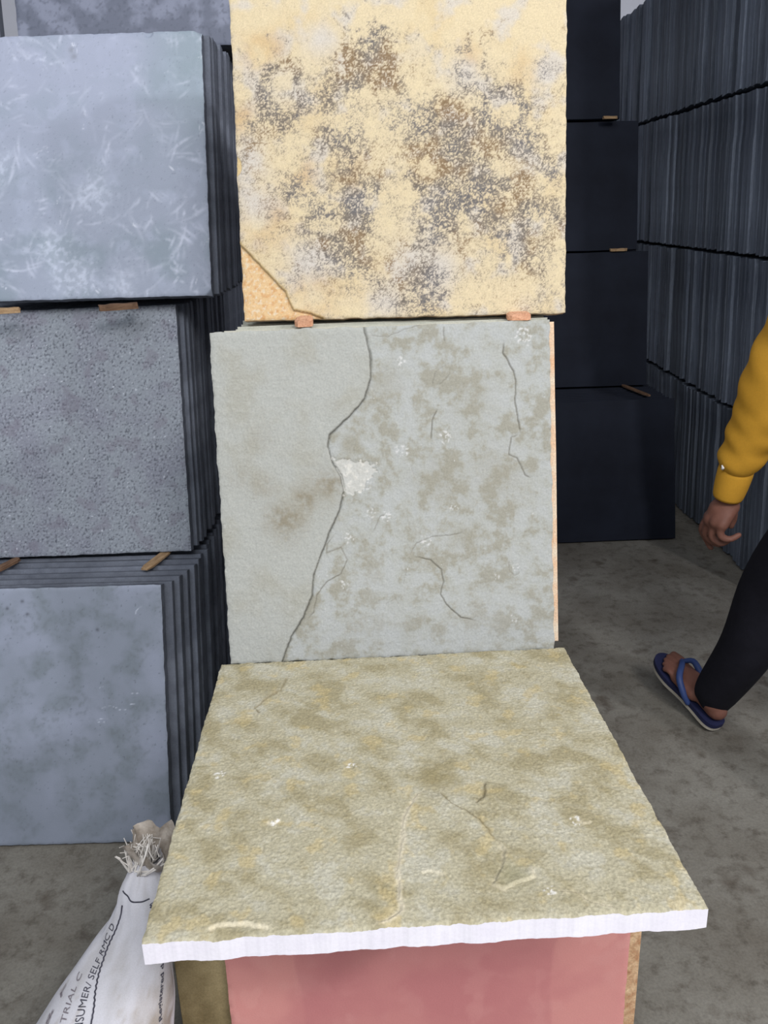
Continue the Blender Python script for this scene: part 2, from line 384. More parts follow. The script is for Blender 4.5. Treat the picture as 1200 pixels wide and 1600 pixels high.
# ---- grey slab
def grey_fn(X, Z):
    qm = quadmap([(325, 521), (859, 505), (873, 1010), (355, 1035)], 0.6, 0.6)
    P = lambda x, y: qm((320 + x * .4833, 470 + y * .4833))
    ck = [P(*p) for p in ((512, 60), (518, 108), (535, 180), (537, 250), (517, 318), (470, 370), (402, 432), (397, 470), (412, 520), (440, 562), (450, 610), (432, 680), (405, 735), (376, 810), (349, 880), (345, 945), (312, 1022), (275, 1080), (245, 1158), (225, 1200))]
    wob = lambda s: (X + fbm(X, Z, 0.012, s, 3) * 0.0014, Z + fbm(X, Z, 0.012, s + 3, 3) * 0.0014)
    d, s, _ = polydist(*wob(101), ck); sd = -s * d      # positive on the left
    left = sstep(-0.0007, 0.0007, sd)
    n1 = fbm(X, Z, 0.09, 111, 5); n2 = fbm(X, Z, 0.040, 112, 5, .62); n3 = fbm(X, Z, 0.012, 113, 4); n5 = perlin(X / .0034, Z / .0034, 119); n4 = fbm(X * 1.6, Z, 0.008, 118, 3)
    base = np.broadcast_to(srgb(172, 174, 168), X.shape + (3,)); olive, pale, white = srgb(152, 149, 134), srgb(177, 180, 178), srgb(214, 214, 212)
    cl = mix(base, srgb(166, 166, 156), sstep(-.1, .4, n1)); cl = mix(cl, srgb(180, 181, 174), sstep(0, .5, n3) * .5)
    st = np.zeros_like(X)
    for x, y, r, k in ((400, 590, .032, .85), (330, 640, .030, .8), (255, 700, .036, .95), (180, 590, .03, .35), (180, 450, .025, .25), (420, 345, .02, .2), (110, 560, .03, .25)):
        st = np.maximum(st, k * blob(X, Z, *P(x, y), r, x, .5))
    cl = mix(cl, srgb(138, 130, 110), np.clip(st * (0.75 + n3), 0, .85))
    mott = sstep(-0.06, 0.36, n2 + 0.4 * n1 + 0.30 * n3 + 0.03)
    cr = mix(mix(base, pale, sstep(-.1, .35, -n2) * .8), olive, mott * 0.8)
    for x, y, r, k in ((470, 465, .02, .8), (590, 270, .03, .5), (760, 560, .05, .4), (960, 560, .06, .4), (850, 760, .03, .5), (860, 320, .05, .3), (560, 1050, .06, -.5), (900, 1060, .08, -.4), (560, 900, .03, -.6)):
        b = blob(X, Z, *P(x, y), r, x, .6); cr = mix(cr, olive if k > 0 else pale, np.clip(b * abs(k), 0, 1))
    sp = sstep(.55, .68, fbm(X, Z, 0.007, 114, 2)) * sstep(.2, .4, fbm(X, Z, 0.05, 115, 3))
    for x, y, r in ((640, 480, .014), (590, 690, .012), (465, 760, .012), (450, 910, .012), (720, 770, .014), (810, 660, .010), (1030, 120, .02), (950, 885, .008), (1015, 855, .008), (640, 200, .012), (780, 440, .014), (520, 590, .014), (1010, 1020, .010), (540, 680, .010), (115, 150, .006), (205, 770, .008)):
        sp = np.maximum(sp, sstep(.05, .3, fbm(X, Z, 0.006, 116 + x, 2)) * sstep(.25, .6, blob(X, Z, *P(x, y), r, y)))
    cr = mix(cr, white, sp * .75)
    cl = cl * .94; cr = cr * .94
    tri = [P(*p) for p in ((412, 505), (550, 520), (552, 548), (505, 612), (448, 622))]
    col = mix(cr, cl, left)
    rel = 0.0011 * n1 + 0.0006 * n3 + 0.00045 * n4 + 0.00032 * n5 + 0.0005 * n2 * (1 - left) + 0.0022 * left * np.exp(-np.clip(sd, 0, 9) / 0.12)
    wd_ = 0.0012 * (1 + .6 * fbm(X, Z, .05, 121, 2))
    rel = rel - 0.0045 * np.exp(-(sd / (1.3 * wd_)) ** 2)
    col = mix(col, srgb(74, 72, 64), np.exp(-(sd / wd_) ** 2) * .75)
    s2 = sd + .0045 + .004 * fbm(X, Z, .04, 122, 3); rel = rel - .0006 * sstep(-.0006, .0006, s2) * (1 - left)
    col = col * (1 + .07 * n5)[..., None]
    # pale fresh flake beside the crack
    poly = np.array(tri); inside = np.ones_like(X, bool)
    cxp, czp = poly.mean(0)
    for k in range(len(poly)):
        a, b = poly[k], poly[(k + 1) % len(poly)]
        cr_ = (b[0] - a[0]) * (Z - a[1]) - (b[1] - a[1]) * (X - a[0]); c0 = (b[0] - a[0]) * (czp - a[1]) - (b[1] - a[1]) * (cxp - a[0])
        inside &= (cr_ * np.sign(c0) + fbm(X, Z, 0.01, 131, 3) * abs(c0) * .35 > 0)
    ins = inside.astype(float); rel = rel - 0.0016 * ins * (1 - left); col = mix(col, mix(np.broadcast_to(srgb(190, 190, 184), X.shape + (3,)), srgb(212, 210, 202), sstep(0, .4, n3)), ins * (1 - left) * .85)
    # finer ledges: (points, step height, fade width, groove)
    for k, (pts, hgt, fade, gr) in enumerate((
            (((968, 130), (966, 175), (1000, 232), (1008, 262), (1006, 330), (1020, 400), (1024, 430)), .0016, .016, .0012),
            (((1024, 430), (995, 440), (988, 495), (1015, 505), (1042, 560), (1065, 570)), .0012, .014, .0008),
            (((665, 815), (735, 830), (770, 860), (778, 900), (768, 940), (790, 975), (835, 1015), (905, 1030)), .0015, .016, .0010),
            (((755, 350), (738, 385), (734, 450)), .0013, .012, .0010),
            (((525, 118), (590, 122), (650, 98), (700, 85)), -.0012, .01, .0006),
            (((665, 815), (690, 775), (740, 755), (800, 750), (850, 740)), .0008, .012, .0005),
            (((545, 745), (570, 690), (585, 685)), .0010, .010, .0005),
            (((430, 735), (395, 780), (392, 808), (440, 790), (462, 830), (440, 875), (395, 900), (360, 945), (350, 1000), (320, 1030)), -.0010, .010, .0008),
            (((525, 968), (590, 972), (620, 955), (640, 985)), -.0013, .010, .0004),
            (((990, 830), (995, 865), (1010, 880), (1030, 872)), -.0012, .008, .0006),
            (((735, 285), (745, 235), (790, 205), (795, 240), (755, 280)), -.0012, .008, .0003),
            (((773, 90), (775, 140)), .001, .008, .0006),
            (((560, 240), (600, 225), (645, 218)), -.001, .008, .0003),
            (((665, 520), (685, 575), (718, 590)), -.0009, .008, .0003),
            (((645, 915), (655, 870), (650, 850)), .0008, .008, .0003))):
        pp = [P(*p) for p in pts]; d, s, t = polydist(*wob(140 + 7 * k), pp)
        env = sstep(0, .12, t) * (1 - sstep(.88, 1, t))
        rel = rel + hgt * 0.5 * s * np.clip(d / 0.0008, 0, 1) * np.exp(-d / fade) * env - 1.6 * gr * np.exp(-(d / 0.0010) ** 2) * env
        col = mix(col, srgb(112, 108, 96), np.exp(-(d / 0.0010) ** 2) * env * min(1, gr / .0009) * .8)
    return rel, col


GYAW, GLEAN = 0.0259, 0.2302
o = relief_slab('grey_limestone_slab', 0.6, 0.6, 0.022, 440, 440, grey_fn, M['slab_grey'], M['edge_grey'], 0.0022, 5)
pose(o, (-0.291, 1.3294, 0.5964), GYAW, GLEAN, 0.0036)
tag(o, 'grey cracked stone slab leaning upright at the back edge of the flat olive slab', 'stone slab', 'slabs of the middle stack')

# ---- olive slab lying flat
def olive_fn(X, Z):
    qm = quadmap([(350, 1038), (887, 1010), (1104, 1413), (218, 1478)], 0.6, 0.6)
    P = lambda x, y: qm((200 + x * .7667, 990 + y * .7667))
    n1 = fbm(X, Z, 0.11, 211, 5); n2 = fbm(X + .3 * Z, Z, 0.06, 212, 5, .6); n3 = fbm(X, Z, 0.016, 213, 4, .6); n4 = perlin(X / .0042, Z / .0042, 214); n5 = perlin(X / .0026, Z / .0026, 219)
    base = np.broadcast_to(srgb(186, 180, 154), X.shape + (3,))
    col = mix(base, srgb(160, 150, 116), sstep(-.05, .36, n2 + .4 * n1) * .75)
    col = mix(col, srgb(198, 196, 180), sstep(.02, .38, -n2 + .4 * n3) * .7)
    col = mix(col, srgb(200, 182, 132), sstep(.16, .4, fbm(X, Z, 0.04, 215, 4)) * .5)
    col = mix(col, srgb(150, 140, 102), sstep(.10, .45, n3) * .30)
    col = col * (1 + .17 * n4 + .17 * n5)[..., None]
    rel = 0.0012 * n1 + 0.0009 * n2 + 0.0010 * n3 + 0.00060 * n4 + 0.00030 * n5
    wob = lambda s: (X + fbm(X, Z, 0.014, s, 3) * 0.003, Z + fbm(X, Z, 0.014, s + 3, 3) * 0.003)
    for k, (pts, hgt, fade, gr, lightedge) in enumerate((
            (((605, 318), (590, 335), (568, 372), (562, 430), (553, 480), (556, 520), (560, 565), (535, 585), (500, 592)), .0034, .02, .0000, .85),
            (((640, 320), (665, 345), (700, 362), (735, 392), (752, 420)), -.003, .02, .0012, .1),
            (((752, 420), (772, 440), (768, 468), (748, 508), (770, 520), (800, 505), (830, 492), (826, 470)), .0028, .014, .0012, .35),
            (((880, 520), (915, 525), (950, 545), (1000, 556)), -.0028, .014, .0012, .3),
            (((335, 82), (318, 115), (290, 130), (265, 152), (275, 165)), -.0020, .012, .0010, .2),
            (((160, 610), (180, 600), (240, 595), (300, 606)), .003, .014, .0004, .5),
            (((600, 490), (615, 480), (650, 492)), .0018, .01, .0003, .3),
            (((285, 385), (300, 392), (310, 380)), .002, .008, .0004, .4),
            (((735, 300), (730, 330), (715, 345)), .0018, .012, .0006, .1),
            (((910, 370), (930, 385), (950, 380)), .0018, .01, .0004, .3))):
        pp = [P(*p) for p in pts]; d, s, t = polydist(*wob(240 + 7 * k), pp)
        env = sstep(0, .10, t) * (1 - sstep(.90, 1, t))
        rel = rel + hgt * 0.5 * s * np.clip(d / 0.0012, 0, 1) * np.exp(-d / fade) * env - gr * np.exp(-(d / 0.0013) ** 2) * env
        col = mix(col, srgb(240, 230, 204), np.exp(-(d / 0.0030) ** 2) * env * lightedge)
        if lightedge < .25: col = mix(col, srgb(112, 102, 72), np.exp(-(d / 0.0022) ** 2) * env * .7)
    col = col * .90
    gx, gz = P(785, 490); col = mix(col, srgb(146, 142, 112), np.clip(blob(X, Z, gx, gz, .022, 3) * .7, 0, 1))
    gx, gz = P(640, 300); col = mix(col, srgb(140, 128, 88), np.clip(blob(X, Z, gx, gz, .035, 4) * .5, 0, 1))
    for x, y in ((460, 272), (860, 520), (915, 380), (300, 385), (190, 290)):
        col = mix(col, srgb(232, 230, 224), sstep(.1, .3, fbm(X, Z, 0.006, 260 + x, 2)) * sstep(.3, .6, blob(X, Z, *P(x, y), .010, y)) * .9)
    # ragged front arris
    edge = np.clip(fbm(X, X * 0 + .5, 0.05, 271, 4), 0, 1)
    rel = rel - 0.006 * edge * np.exp(-Z / 0.006)
    return rel, col


OLIVE = empty('olive_limestone_slab')
tb = lambda x, z: np.where(z < 0.05, 0.0285 + 0.0042 * fbm(x, x * 0 + 2.2, 0.05, 281, 5), 0.030)
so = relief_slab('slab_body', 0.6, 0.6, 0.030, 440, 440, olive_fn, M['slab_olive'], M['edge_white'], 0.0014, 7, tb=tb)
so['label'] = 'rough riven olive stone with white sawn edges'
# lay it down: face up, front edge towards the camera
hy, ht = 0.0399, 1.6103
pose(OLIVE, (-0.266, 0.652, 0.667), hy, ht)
so.parent = OLIVE
tag(OLIVE, 'olive rough stone slab lying flat with a bright white sawn front edge', 'stone slab')

# ---- left pile: the four front slabs
def strokes(X, Z, w, h, n, seed, rmin, rmax, grp=7):
    """arc scratches in loose parallel sets, as a polishing pad leaves them"""
    rs = np.random.RandomState(seed); ny, nx = X.shape; A = np.zeros(X.shape)
    for _ in range(n):
        cx, cz = rs.uniform(-.1, w + .1), rs.uniform(-.1, h + .1); r0 = rs.uniform(rmin, rmax); a1 = rs.uniform(0, 6.28); big = rs.uniform(.3, 1)
        for _ in range(grp):
            r = r0 + rs.normal(0, .006); a0 = a1 + rs.normal(0, .25); da = rs.uniform(.10, .5)
            k = 70; a = a0 + np.linspace(0, da, k); px, pz = cx + r * np.cos(a), cz + r * np.sin(a)
            i = np.round(pz / h * (ny - 1)).astype(int); j = np.round(px / w * (nx - 1)).astype(int)
            ok = (i >= 0) & (i < ny) & (j >= 0) & (j < nx); amp = big * rs.uniform(.2, 1) ** 2
            A[i[ok], j[ok]] = np.maximum(A[i[ok], j[ok]], amp * np.sin(np.linspace(0, np.pi, k))[ok])
    return A


def blur(A, k=1):
    for _ in range(k):
        A = (A + np.roll(A, 1, 0) + np.roll(A, -1, 0) + np.roll(A, 1, 1) + np.roll(A, -1, 1)) / 5
    return A


def left1_fn(X, Z):
    n1 = fbm(X, Z, 0.16, 311, 5); n2 = fbm(X, Z, 0.05, 312, 4); n3 = fbm(X, Z, .008, 313, 3)
    col = mix(np.broadcast_to(srgb(140, 148, 164), X.shape + (3,)), srgb(126, 138, 150), sstep(-.1, .4, n1))
    col = mix(col, srgb(152, 160, 178), sstep(0, .45, n2) * .6)
    up = sstep(.2, .55, Z + .1 * n1)
    col = mix(col, srgb(160, 166, 186), up * (1 - sstep(.38, .55, X)) * .5)
    col = mix(col, srgb(124, 142, 146), sstep(.42, .56, X + .05 * n1) * up * .5)
    a = blur(strokes(X, Z, .6, .6, 420, 5, .03, .20), 1) * 1.4
    reg = sstep(-.25, .3, fbm(X, Z, .12, 318, 3) + .05)
    col = mix(col, srgb(192, 198, 214), np.clip(a * reg * .75, 0, .65))
    b = strokes(X, Z, .6, .6, 130, 6, .010, .05, 5) * sstep(.0, .25, fbm(X, Z, .1, 319, 2))
    col = mix(col, srgb(220, 224, 234), np.clip(b * .7, 0, .7))
    for cx, cz, r in ((.33, .24, .050), (.24, .12, .045), (.27, .06, .05), (.39, .03, .04), (.10, .3, .05), (.30, .03, .04)):
        col = mix(col, srgb(182, 190, 206), np.clip(blob(X, Z, cx, cz, r, int(cx * 99), .8) * (.35 + .9 * sstep(-.1, .35, fbm(X + Z, X - Z, .02, 317, 4))) * .7, 0, .6))
    col = np.clip(col * 1.18, 0, .9)
    col = mix(col, srgb(104, 112, 124), sstep(.42, .6, fbm(X, Z, .006, 316, 2)) * .35)
    for cx, cz in ((.30, .565), (.305, .55)): col = mix(col, srgb(110, 112, 112), np.clip(blob(X, Z, cx, cz, .008, 9) * .4, 0, 1))
    rel = 0.0002 * n2
    d = (0.6 - X) + (0.6 - Z); rel = rel - 0.014 * np.clip(1 - d / 0.016, 0, 1)
    d = (0.6 - X) + Z; rel = rel - 0.012 * np.clip(1 - d / 0.014, 0, 1)
    cx, cz = .478, .598; dd = np.hypot((X - cx) / .012, (Z - cz) / .011); rel = rel - .004 * (1 - sstep(.7, 1, dd))
    return rel, col


def left2_fn(X, Z):
    n1 = fbm(X, Z, 0.14, 321, 4); n2 = fbm(X, Z, 0.0055, 322, 3, .6); n3 = perlin(X / .003, Z / .003, 323); n4 = fbm(X, Z, .03, 324, 3)
    col = mix(np.broadcast_to(srgb(140, 147, 156), X.shape + (3,)), srgb(132, 136, 148), sstep(-.2, .4, n1))
    col = mix(col, srgb(166, 174, 184), sstep(.05, .5, n2) * .65); pit = sstep(.12, .42, -n2 + .25 * n4)
    col = mix(col, srgb(78, 82, 92), pit * .85); col = mix(col, srgb(114, 108, 122), sstep(.2, .45, fbm(X, Z, .05, 325, 2)) * .35)
    col = col * (1 + .12 * n3[..., None])
    sp = sstep(.56, .66, fbm(X, Z, .009, 326, 2)); col = mix(col, srgb(205, 210, 222), sp * .8)
    return 0.0005 * n2 - 0.0006 * pit, col


def left3_fn(X, Z):
    n1 = fbm(X, Z, 0.18, 331, 4); n2 = fbm(X, Z, 0.07, 332, 5); n3 = fbm(X, Z, .012, 333, 3)
    col = mix(np.broadcast_to(srgb(132, 140, 154), X.shape + (3,)), srgb(119, 128, 138), sstep(-.25, .35, n2))
    col = mix(col, srgb(150, 157, 176), sstep(-.1, .4, n1) * .6)
    col = mix(col, srgb(102, 110, 116), np.clip(sstep(-.05, .4, n3) * sstep(-.2, .3, n2) * .4, 0, 1))
    col = mix(col, srgb(88, 96, 106), sstep(.50, .62, fbm(X, Z, .008, 334, 2)) * .6)
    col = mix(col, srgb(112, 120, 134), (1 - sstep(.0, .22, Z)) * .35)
    a = np.zeros_like(X)
    for cx, cz, r, a0, a1 in ((.47, .33, .022, .4, 2.7), (.50, .318, .012, .5, 2.5), (.455, .37, .006, 0, 3), (.53, .355, .010, .5, 2.6), (.525, .33, .012, .8, 2.4), (.46, .305, .03, 1.2, 2.6), (.45, .29, .01, .3, 2.8), (.57, .565, .03, 2.2, 3.4)):
        d = np.abs(np.hypot(X - cx, (Z - cz + r) * 1.6) - r); an = np.arctan2(Z - cz + r, X - cx)
        a = np.maximum(a, np.exp(-(d / .0011) ** 2) * (an > a0) * (an < a1))
    col = mix(col, srgb(196, 202, 218), np.clip(a * sstep(-.3, .2, n3), 0, .75))
    for cx, cz in ((.45, .50), (.28, .57), (.245, .555), (.29, .54), (.06, .35), (.21, .53)): col = mix(col, srgb(84, 88, 98), np.clip(blob(X, Z, cx, cz, .0045, 3) * .9, 0, 1))
    return 0.0002 * n2, col


def left4_fn(X, Z):
    n2 = fbm(X, Z, 0.07, 342, 5); n3 = fbm(X, Z, .012, 343, 3)
    col = mix(np.broadcast_to(srgb(104, 110, 126), X.shape + (3,)), srgb(132, 138, 156), sstep(-.15, .3, n2))
    col = mix(col, srgb(84, 90, 104), sstep(.1, .4, n3) * .5)
    return 0.0002 * n2, col


L_SPECS = [   # right-bottom corner x, front y, z, lean, side roll, fn, material, mesh res
    (-0.518, 1.537, 0.0088, 0.310, 0.000, left3_fn, 'slab_blue', 'smooth lavender grey stone slab standing on the floor, front of bottom tier at left'),
    (-0.482, 1.890, 0.585, 0.250, 0.010, left2_fn, 'slab_flamed', 'pitted speckled dark grey stone slab, front of second tier from the floor at left'),
    (-0.388, 1.985, 1.197, 0.300, 0.000, left1_fn, 'slab_blue', 'pale blue grey slab with white swirling scratches, front of third tier at left'),
    (-0.311, 2.430, 1.785, 0.180, 0.000, left4_fn, 'slab_blue', 'cloudy dark blue grey slab above the scratched one, cut by the top of the photo')]
LYAW = -0.006
LN = ['blue_stone_slab', 'speckled_stone_slab', 'scratched_stone_slab', 'cloudy_stone_slab']
for k, (xr, y, z, ln, rl, fn, mt, lab) in enumerate(L_SPECS):
    o = relief_slab(LN[k], 0.6, 0.6, 0.028, 240, 240, fn, M[mt], M['edge_blue'], 0.0012, 20 + k)
    pose(o, (xr - 0.6, y + 0.6 * 0.006, z), LYAW, ln, rl)
    tag(o, lab, 'stone slab')

# ---- pink slab
def pink_fn(X, Z):
    n1 = fbm(X, Z, 0.16, 411, 4); n2 = fbm(X, Z, .05, 412, 4)
    col = mix(np.broadcast_to(srgb(214, 148, 142), X.shape + (3,)), srgb(202, 134, 132), sstep(-.2, .35, n1))
    col = mix(col, srgb(216, 154, 148), sstep(.05, .4, n2) * .5)
    sm = sstep(.32, .40, fbm(X, Z * .5, .05, 413, 3)); col = mix(col, srgb(224, 164, 156), sm * .3)
    col = mix(col, srgb(186, 116, 120), (1 - sstep(.19, .195, np.abs(X - .30) + .02 * n1)) * .35)
    return 0.0002 * n2, col


PINKLEAN = 0.03
o = relief_slab('pink_sandstone_slab', 0.606, 0.555, 0.028, 160, 160, pink_fn, M['slab_pink'], M['slab_pink'], 0.001, 31)
pose(o, (-0.2585, 0.915, 0.001), 0.0, PINKLEAN)
tag(o, 'smooth pink stone slab standing upright below the flat olive slab', 'stone slab')

# ---- repeated slabs behind the fronts
def stack(name, n, loc, yaw, lean, w, h, t0, t1, mat, labels, group, dx=(-0.006, 0.006), seed=0, first_gap=0.034, hvar=0.004, variants=4, roll=0.0):
    rs = random.Random(seed); protos = []
    for k in range(variants):
        t = t0 + (t1 - t0) * k / max(1, variants - 1)
        protos.append((rough_slab_mesh(name, w, h - hvar * rs.random(), t, seed * 17 + k), t))
    y = first_gap
    nv = V3(-math.sin(yaw), math.cos(yaw), 0); e1 = V3(math.cos(yaw), math.sin(yaw), 0); first = None
    for k in range(n):
        me, t = protos[rs.randrange(variants)]
        if first is None: first = o = link(name, me, mat)
        else:
            o = first.copy(); o.data = me; C.objects.link(o)
            if not me.materials: me.materials.append(mat)
        d = rs.uniform(*dx) if not callable(dx[0]) else dx[0](k)
        pose(o, V3(*loc) + nv * y + e1 * d + V3(0, 0, t * math.sin(lean)), yaw, lean, roll)
        lab = labels(k) if callable(labels) else labels
        tag(o, lab, 'stone slab', group, 'thing')
        y += (t + rs.uniform(0.0028, 0.005)) / math.cos(lean)
    return y


ORD = ['second', 'third', 'fourth', 'fifth', 'sixth', 'seventh', 'eighth', 'ninth', 'tenth']
def ordlab(fmt, rest, upto):
    return lambda k: fmt % ORD[k] if k < upto else rest


# left tiers
stack('blue_slab', 40, (-1.118, 1.5406, 0.0), LYAW, 0.310, 0.6, 0.597, 0.020, 0.030, M['edge_blue'],
      ordlab('grey blue slab behind the lavender one, %s from the front in the bottom left tier', 'grey blue slab deep in the bottom left tier, only its dark side edge showing', 5), 'slabs of the bottom left tier',
      dx=(lambda k: [0.018, 0.030, 0.040, 0.052, 0.055][k] if k < 5 else 0.058 + 0.006 * math.sin(k * 2.3),), seed=3)
stack('speckled_slab', 36, (-1.082, 1.8936, 0.5785), LYAW, 0.250, 0.6, 0.6, 0.020, 0.030, M['edge_blue'],
      ordlab('grey slab behind the speckled one, %s from the front in the second left tier', 'grey slab deep in the second left tier, only its dark side edge showing', 3), 'slabs of the second left tier',
      dx=(lambda k: [0.010, 0.016, 0.018][k] if k < 3 else 0.018 + 0.006 * math.sin(k * 1.7),), seed=4, roll=0.010)
stack('scratched_slab', 32, (-0.988, 1.9886, 1.189), LYAW, 0.300, 0.6, 0.6, 0.020, 0.030, M['edge_blue'],
      ordlab('pale slab behind the scratched one, %s from the front in the third left tier', 'blue grey slab deep in the third left tier, only its side edge showing', 3), 'slabs of the third left tier',
      dx=(lambda k: 0.012 + 0.004 * math.sin(k * 1.9) if k < 9 else 0.004 + .004 * math.sin(k),), seed=5)
stack('cloudy_slab', 8, (-0.911, 2.4336, 1.780), LYAW, 0.180, 0.6, 0.6, 0.020, 0.030, M['edge_blue'],
      'blue grey slab standing behind the cloudy one in the fourth left tier', 'slabs of the fourth left tier', dx=(-0.004, 0.0), seed=6)
nb = link('neighbour_slab', rough_slab_mesh('neighbour_slab', 0.3, 0.6, 0.028, 77), M['edge_blue'])
pose(nb, (-1.262, 2.45, 1.785), LYAW, 0.18); tag(nb, 'dark grey slab past a narrow gap at the top left corner of the photo', 'stone slab')

# middle stack
gy = stack('cream_edged_slab', 1, (-0.291, 1.3294, 0.5915), GYAW, GLEAN, 0.6, 0.594, 0.024, 0.024, M['edge_cream'],
           'slab with a cream orange side edge directly behind the cracked grey one', None, dx=(0.0150, 0.0155), seed=8, first_gap=0.027, roll=0.0036, hvar=0.002, variants=1)
stack('grey_limestone', 12, (-0.291, 1.3294, 0.5915), GYAW, GLEAN, 0.580, 0.596, 0.020, 0.028, M['edge_grey'],
      ordlab('grey green slab stepping back behind the cream edged one, %s from it', 'grey green slab deep in the middle stack behind the cracked one', 2), 'grey slabs of the middle stack',
      dx=(lambda k: [0.016, 0.034][k] if k < 2 else 0.038 + 0.005 * math.sin(k * 2.1),), seed=8, first_gap=gy, roll=0.0036, hvar=0.002)
stack('yellow_limestone', 4, (-0.2503, 1.565, 1.1805), *YL, 0.592, 0.597, 0.022, 0.028, M['edge_cream'],
      'cream slab hidden behind the speckled yellow one in the top middle stack', 'yellow slabs of the middle stack', dx=(0.001, 0.005), seed=9, first_gap=0.036)
ol = link('olive_brown_slab', rough_slab_mesh('olive_brown_slab', 0.6, 0.360, 0.026, 81), M['olive_dark'])
pose(ol, (-0.346, 0.947, 0.001), 0.0, PINKLEAN); tag(ol, 'olive brown stone slab showing at the left behind the pink slab', 'stone slab')
be = link('beige_speckled_slab', rough_slab_mesh('beige_speckled_slab', 0.6, 0.420, 0.026, 82), M['beige_speckled'])
pose(be, (-0.212, 0.977, 0.001), 0.0, PINKLEAN); tag(be, 'speckled beige orange slab showing at the right behind the pink slab', 'stone slab')
stack('lower_slab', 9, (-0.285, 0.977, 0), 0.0, PINKLEAN, 0.6, 0.606, 0.024, 0.030, M['edge_grey'],
      'stone slab inside the lowest middle stack under the flat olive slab', 'slabs under the flat slab', dx=(-0.003, 0.003), seed=10, first_gap=0.032)
stack('lower_slab', 15, (-0.288, 1.29, 0), 0.0, PINKLEAN, 0.6, 0.5895, 0.024, 0.030, M['edge_grey'],
      'stone slab at the bottom of the middle stack, carrying the grey slabs', 'slabs carrying the grey slabs', dx=(-0.003, 0.003), seed=11, first_gap=0.0, hvar=0.001)

# black stack behind on the right: four tiers
BY = 0.020
B_SPECS = [(1.250, 3.270, 0.0072, 0.279, 0.600, 0.0), (1.213, 3.712, 0.584, 0.200, 0.592, 0.0), (1.166, 3.850, 1.168, 0.200, 0.545, 0.0), (1.072, 3.930, 1.710, 0.200, 0.6, 0.0)]
TN = ['bottom', 'second', 'third', 'fourth']
for k, (xr, y, z, ln, h, rl) in enumerate(B_SPECS):
    loc = (xr - 0.6 * math.cos(BY), y - 0.6 * math.sin(BY), z)
    o = link('black_slate_slab', rough_slab_mesh('black_slate_slab', 0.6, h, 0.026, 90 + k, 8, 0.002), M['black']); pose(o, loc, BY, ln)
    tag(o, ['black slab standing on the floor beyond the middle stack', 'black slab with a soft diagonal shadow, second up from the floor beyond the middle stack',
            'black slab third up from the floor beyond the middle stack', 'black slab cut by the top of the photo, topmost beyond the middle stack'][k], 'stone slab', 'black slabs of the far stack')
    stack('black_slab', [14, 10, 10, 10][k], (loc[0], loc[1], loc[2] - 0.026 * math.sin(ln)), BY, ln, 0.6, h - 0.006, 0.024, 0.030, M['black'],
          'black slab behind the front one in the %s tier of the far black stack' % TN[k], 'black slabs of the far %s tier' % TN[k], dx=(-0.005, 0.0), seed=30 + k, first_gap=0.03)

# long dark stack on the right, four tiers of slabs seen edge-on
RYAW, RLEAN = 0.0, 0.13
for k in range(4):
    rs = random.Random(50 + k)
    protos = []
    for j in range(5):
        t = [0.026, 0.032, 0.038, 0.044, 0.052][j]; protos.append((rough_slab_mesh('dark_slate', 0.6, 0.575, t, 500 + 7 * k + j, 6, 0.004, 0.002), t))
    y = 2.62 + 0.06 * k; first = None
    while y < 5.15 + 0.05 * k:
        me, t = protos[rs.choice([0, 0, 1, 1, 2, 2, 3, 4])]
        if first is None: first = o = link('dark_slate', me, M['slate_edge'])
        else:
            o = first.copy(); o.data = me; C.objects.link(o)
            if not me.materials: me.materials.append(M['slate_edge'])
        pose(o, (1.40 + rs.uniform(-0.008, 0.010), y, k * 0.584 + t * math.sin(RLEAN) + rs.uniform(0.0, 0.002)), RYAW, RLEAN)
        tag(o, 'dark grey slab seen edge on in the %s tier of the long right hand stack' % TN[k], 'stone slab', 'slabs of the right stack, %s tier' % TN[k], 'thing')
        y += (t + rs.choice([0.0015, 0.002, 0.004, 0.009])) / math.cos(RLEAN)

# ------------------------------------------------------------------ wooden shims
def shim(loc, size, rotz, mat, label, seed, tilt=0.0, group='wooden shims between the tiers'):
    rs = np.random.RandomState(seed); L, W_, T = size; n = 6
    co = []; q = []
    for i in range(n + 1):
        x = -L / 2 + L * i / n; tp = 1 - 0.12 * rs.rand() - (0.35 if i in (0, n) else 0)
        sec = [(-1, 0), (-1, .75), (-.75, 1), (.75, 1), (1, .7), (1, 0)]
        for a, b in sec: co.append((x + rs.uniform(-.002, .002), a * W_ / 2 * tp, T * b * (1 - .15 * rs.rand())))
    m = 6
    for i in range(n):
        for k in range(m): q.append((i * m + k, i * m + (k + 1) % m, (i + 1) * m + (k + 1) % m, (i + 1) * m + k))
    t = [(0, k + 1, k) for k in range(1, m - 1)] + [(n * m, n * m + k, n * m + k + 1) for k in range(1, m - 1)]
    o = link('wooden_shim', mesh_np('wooden_shim', co, q, t), mat)
    o.location = loc; o.rotation_euler = (0, tilt, rotz); tag(o, label, 'wood shim', group); return o



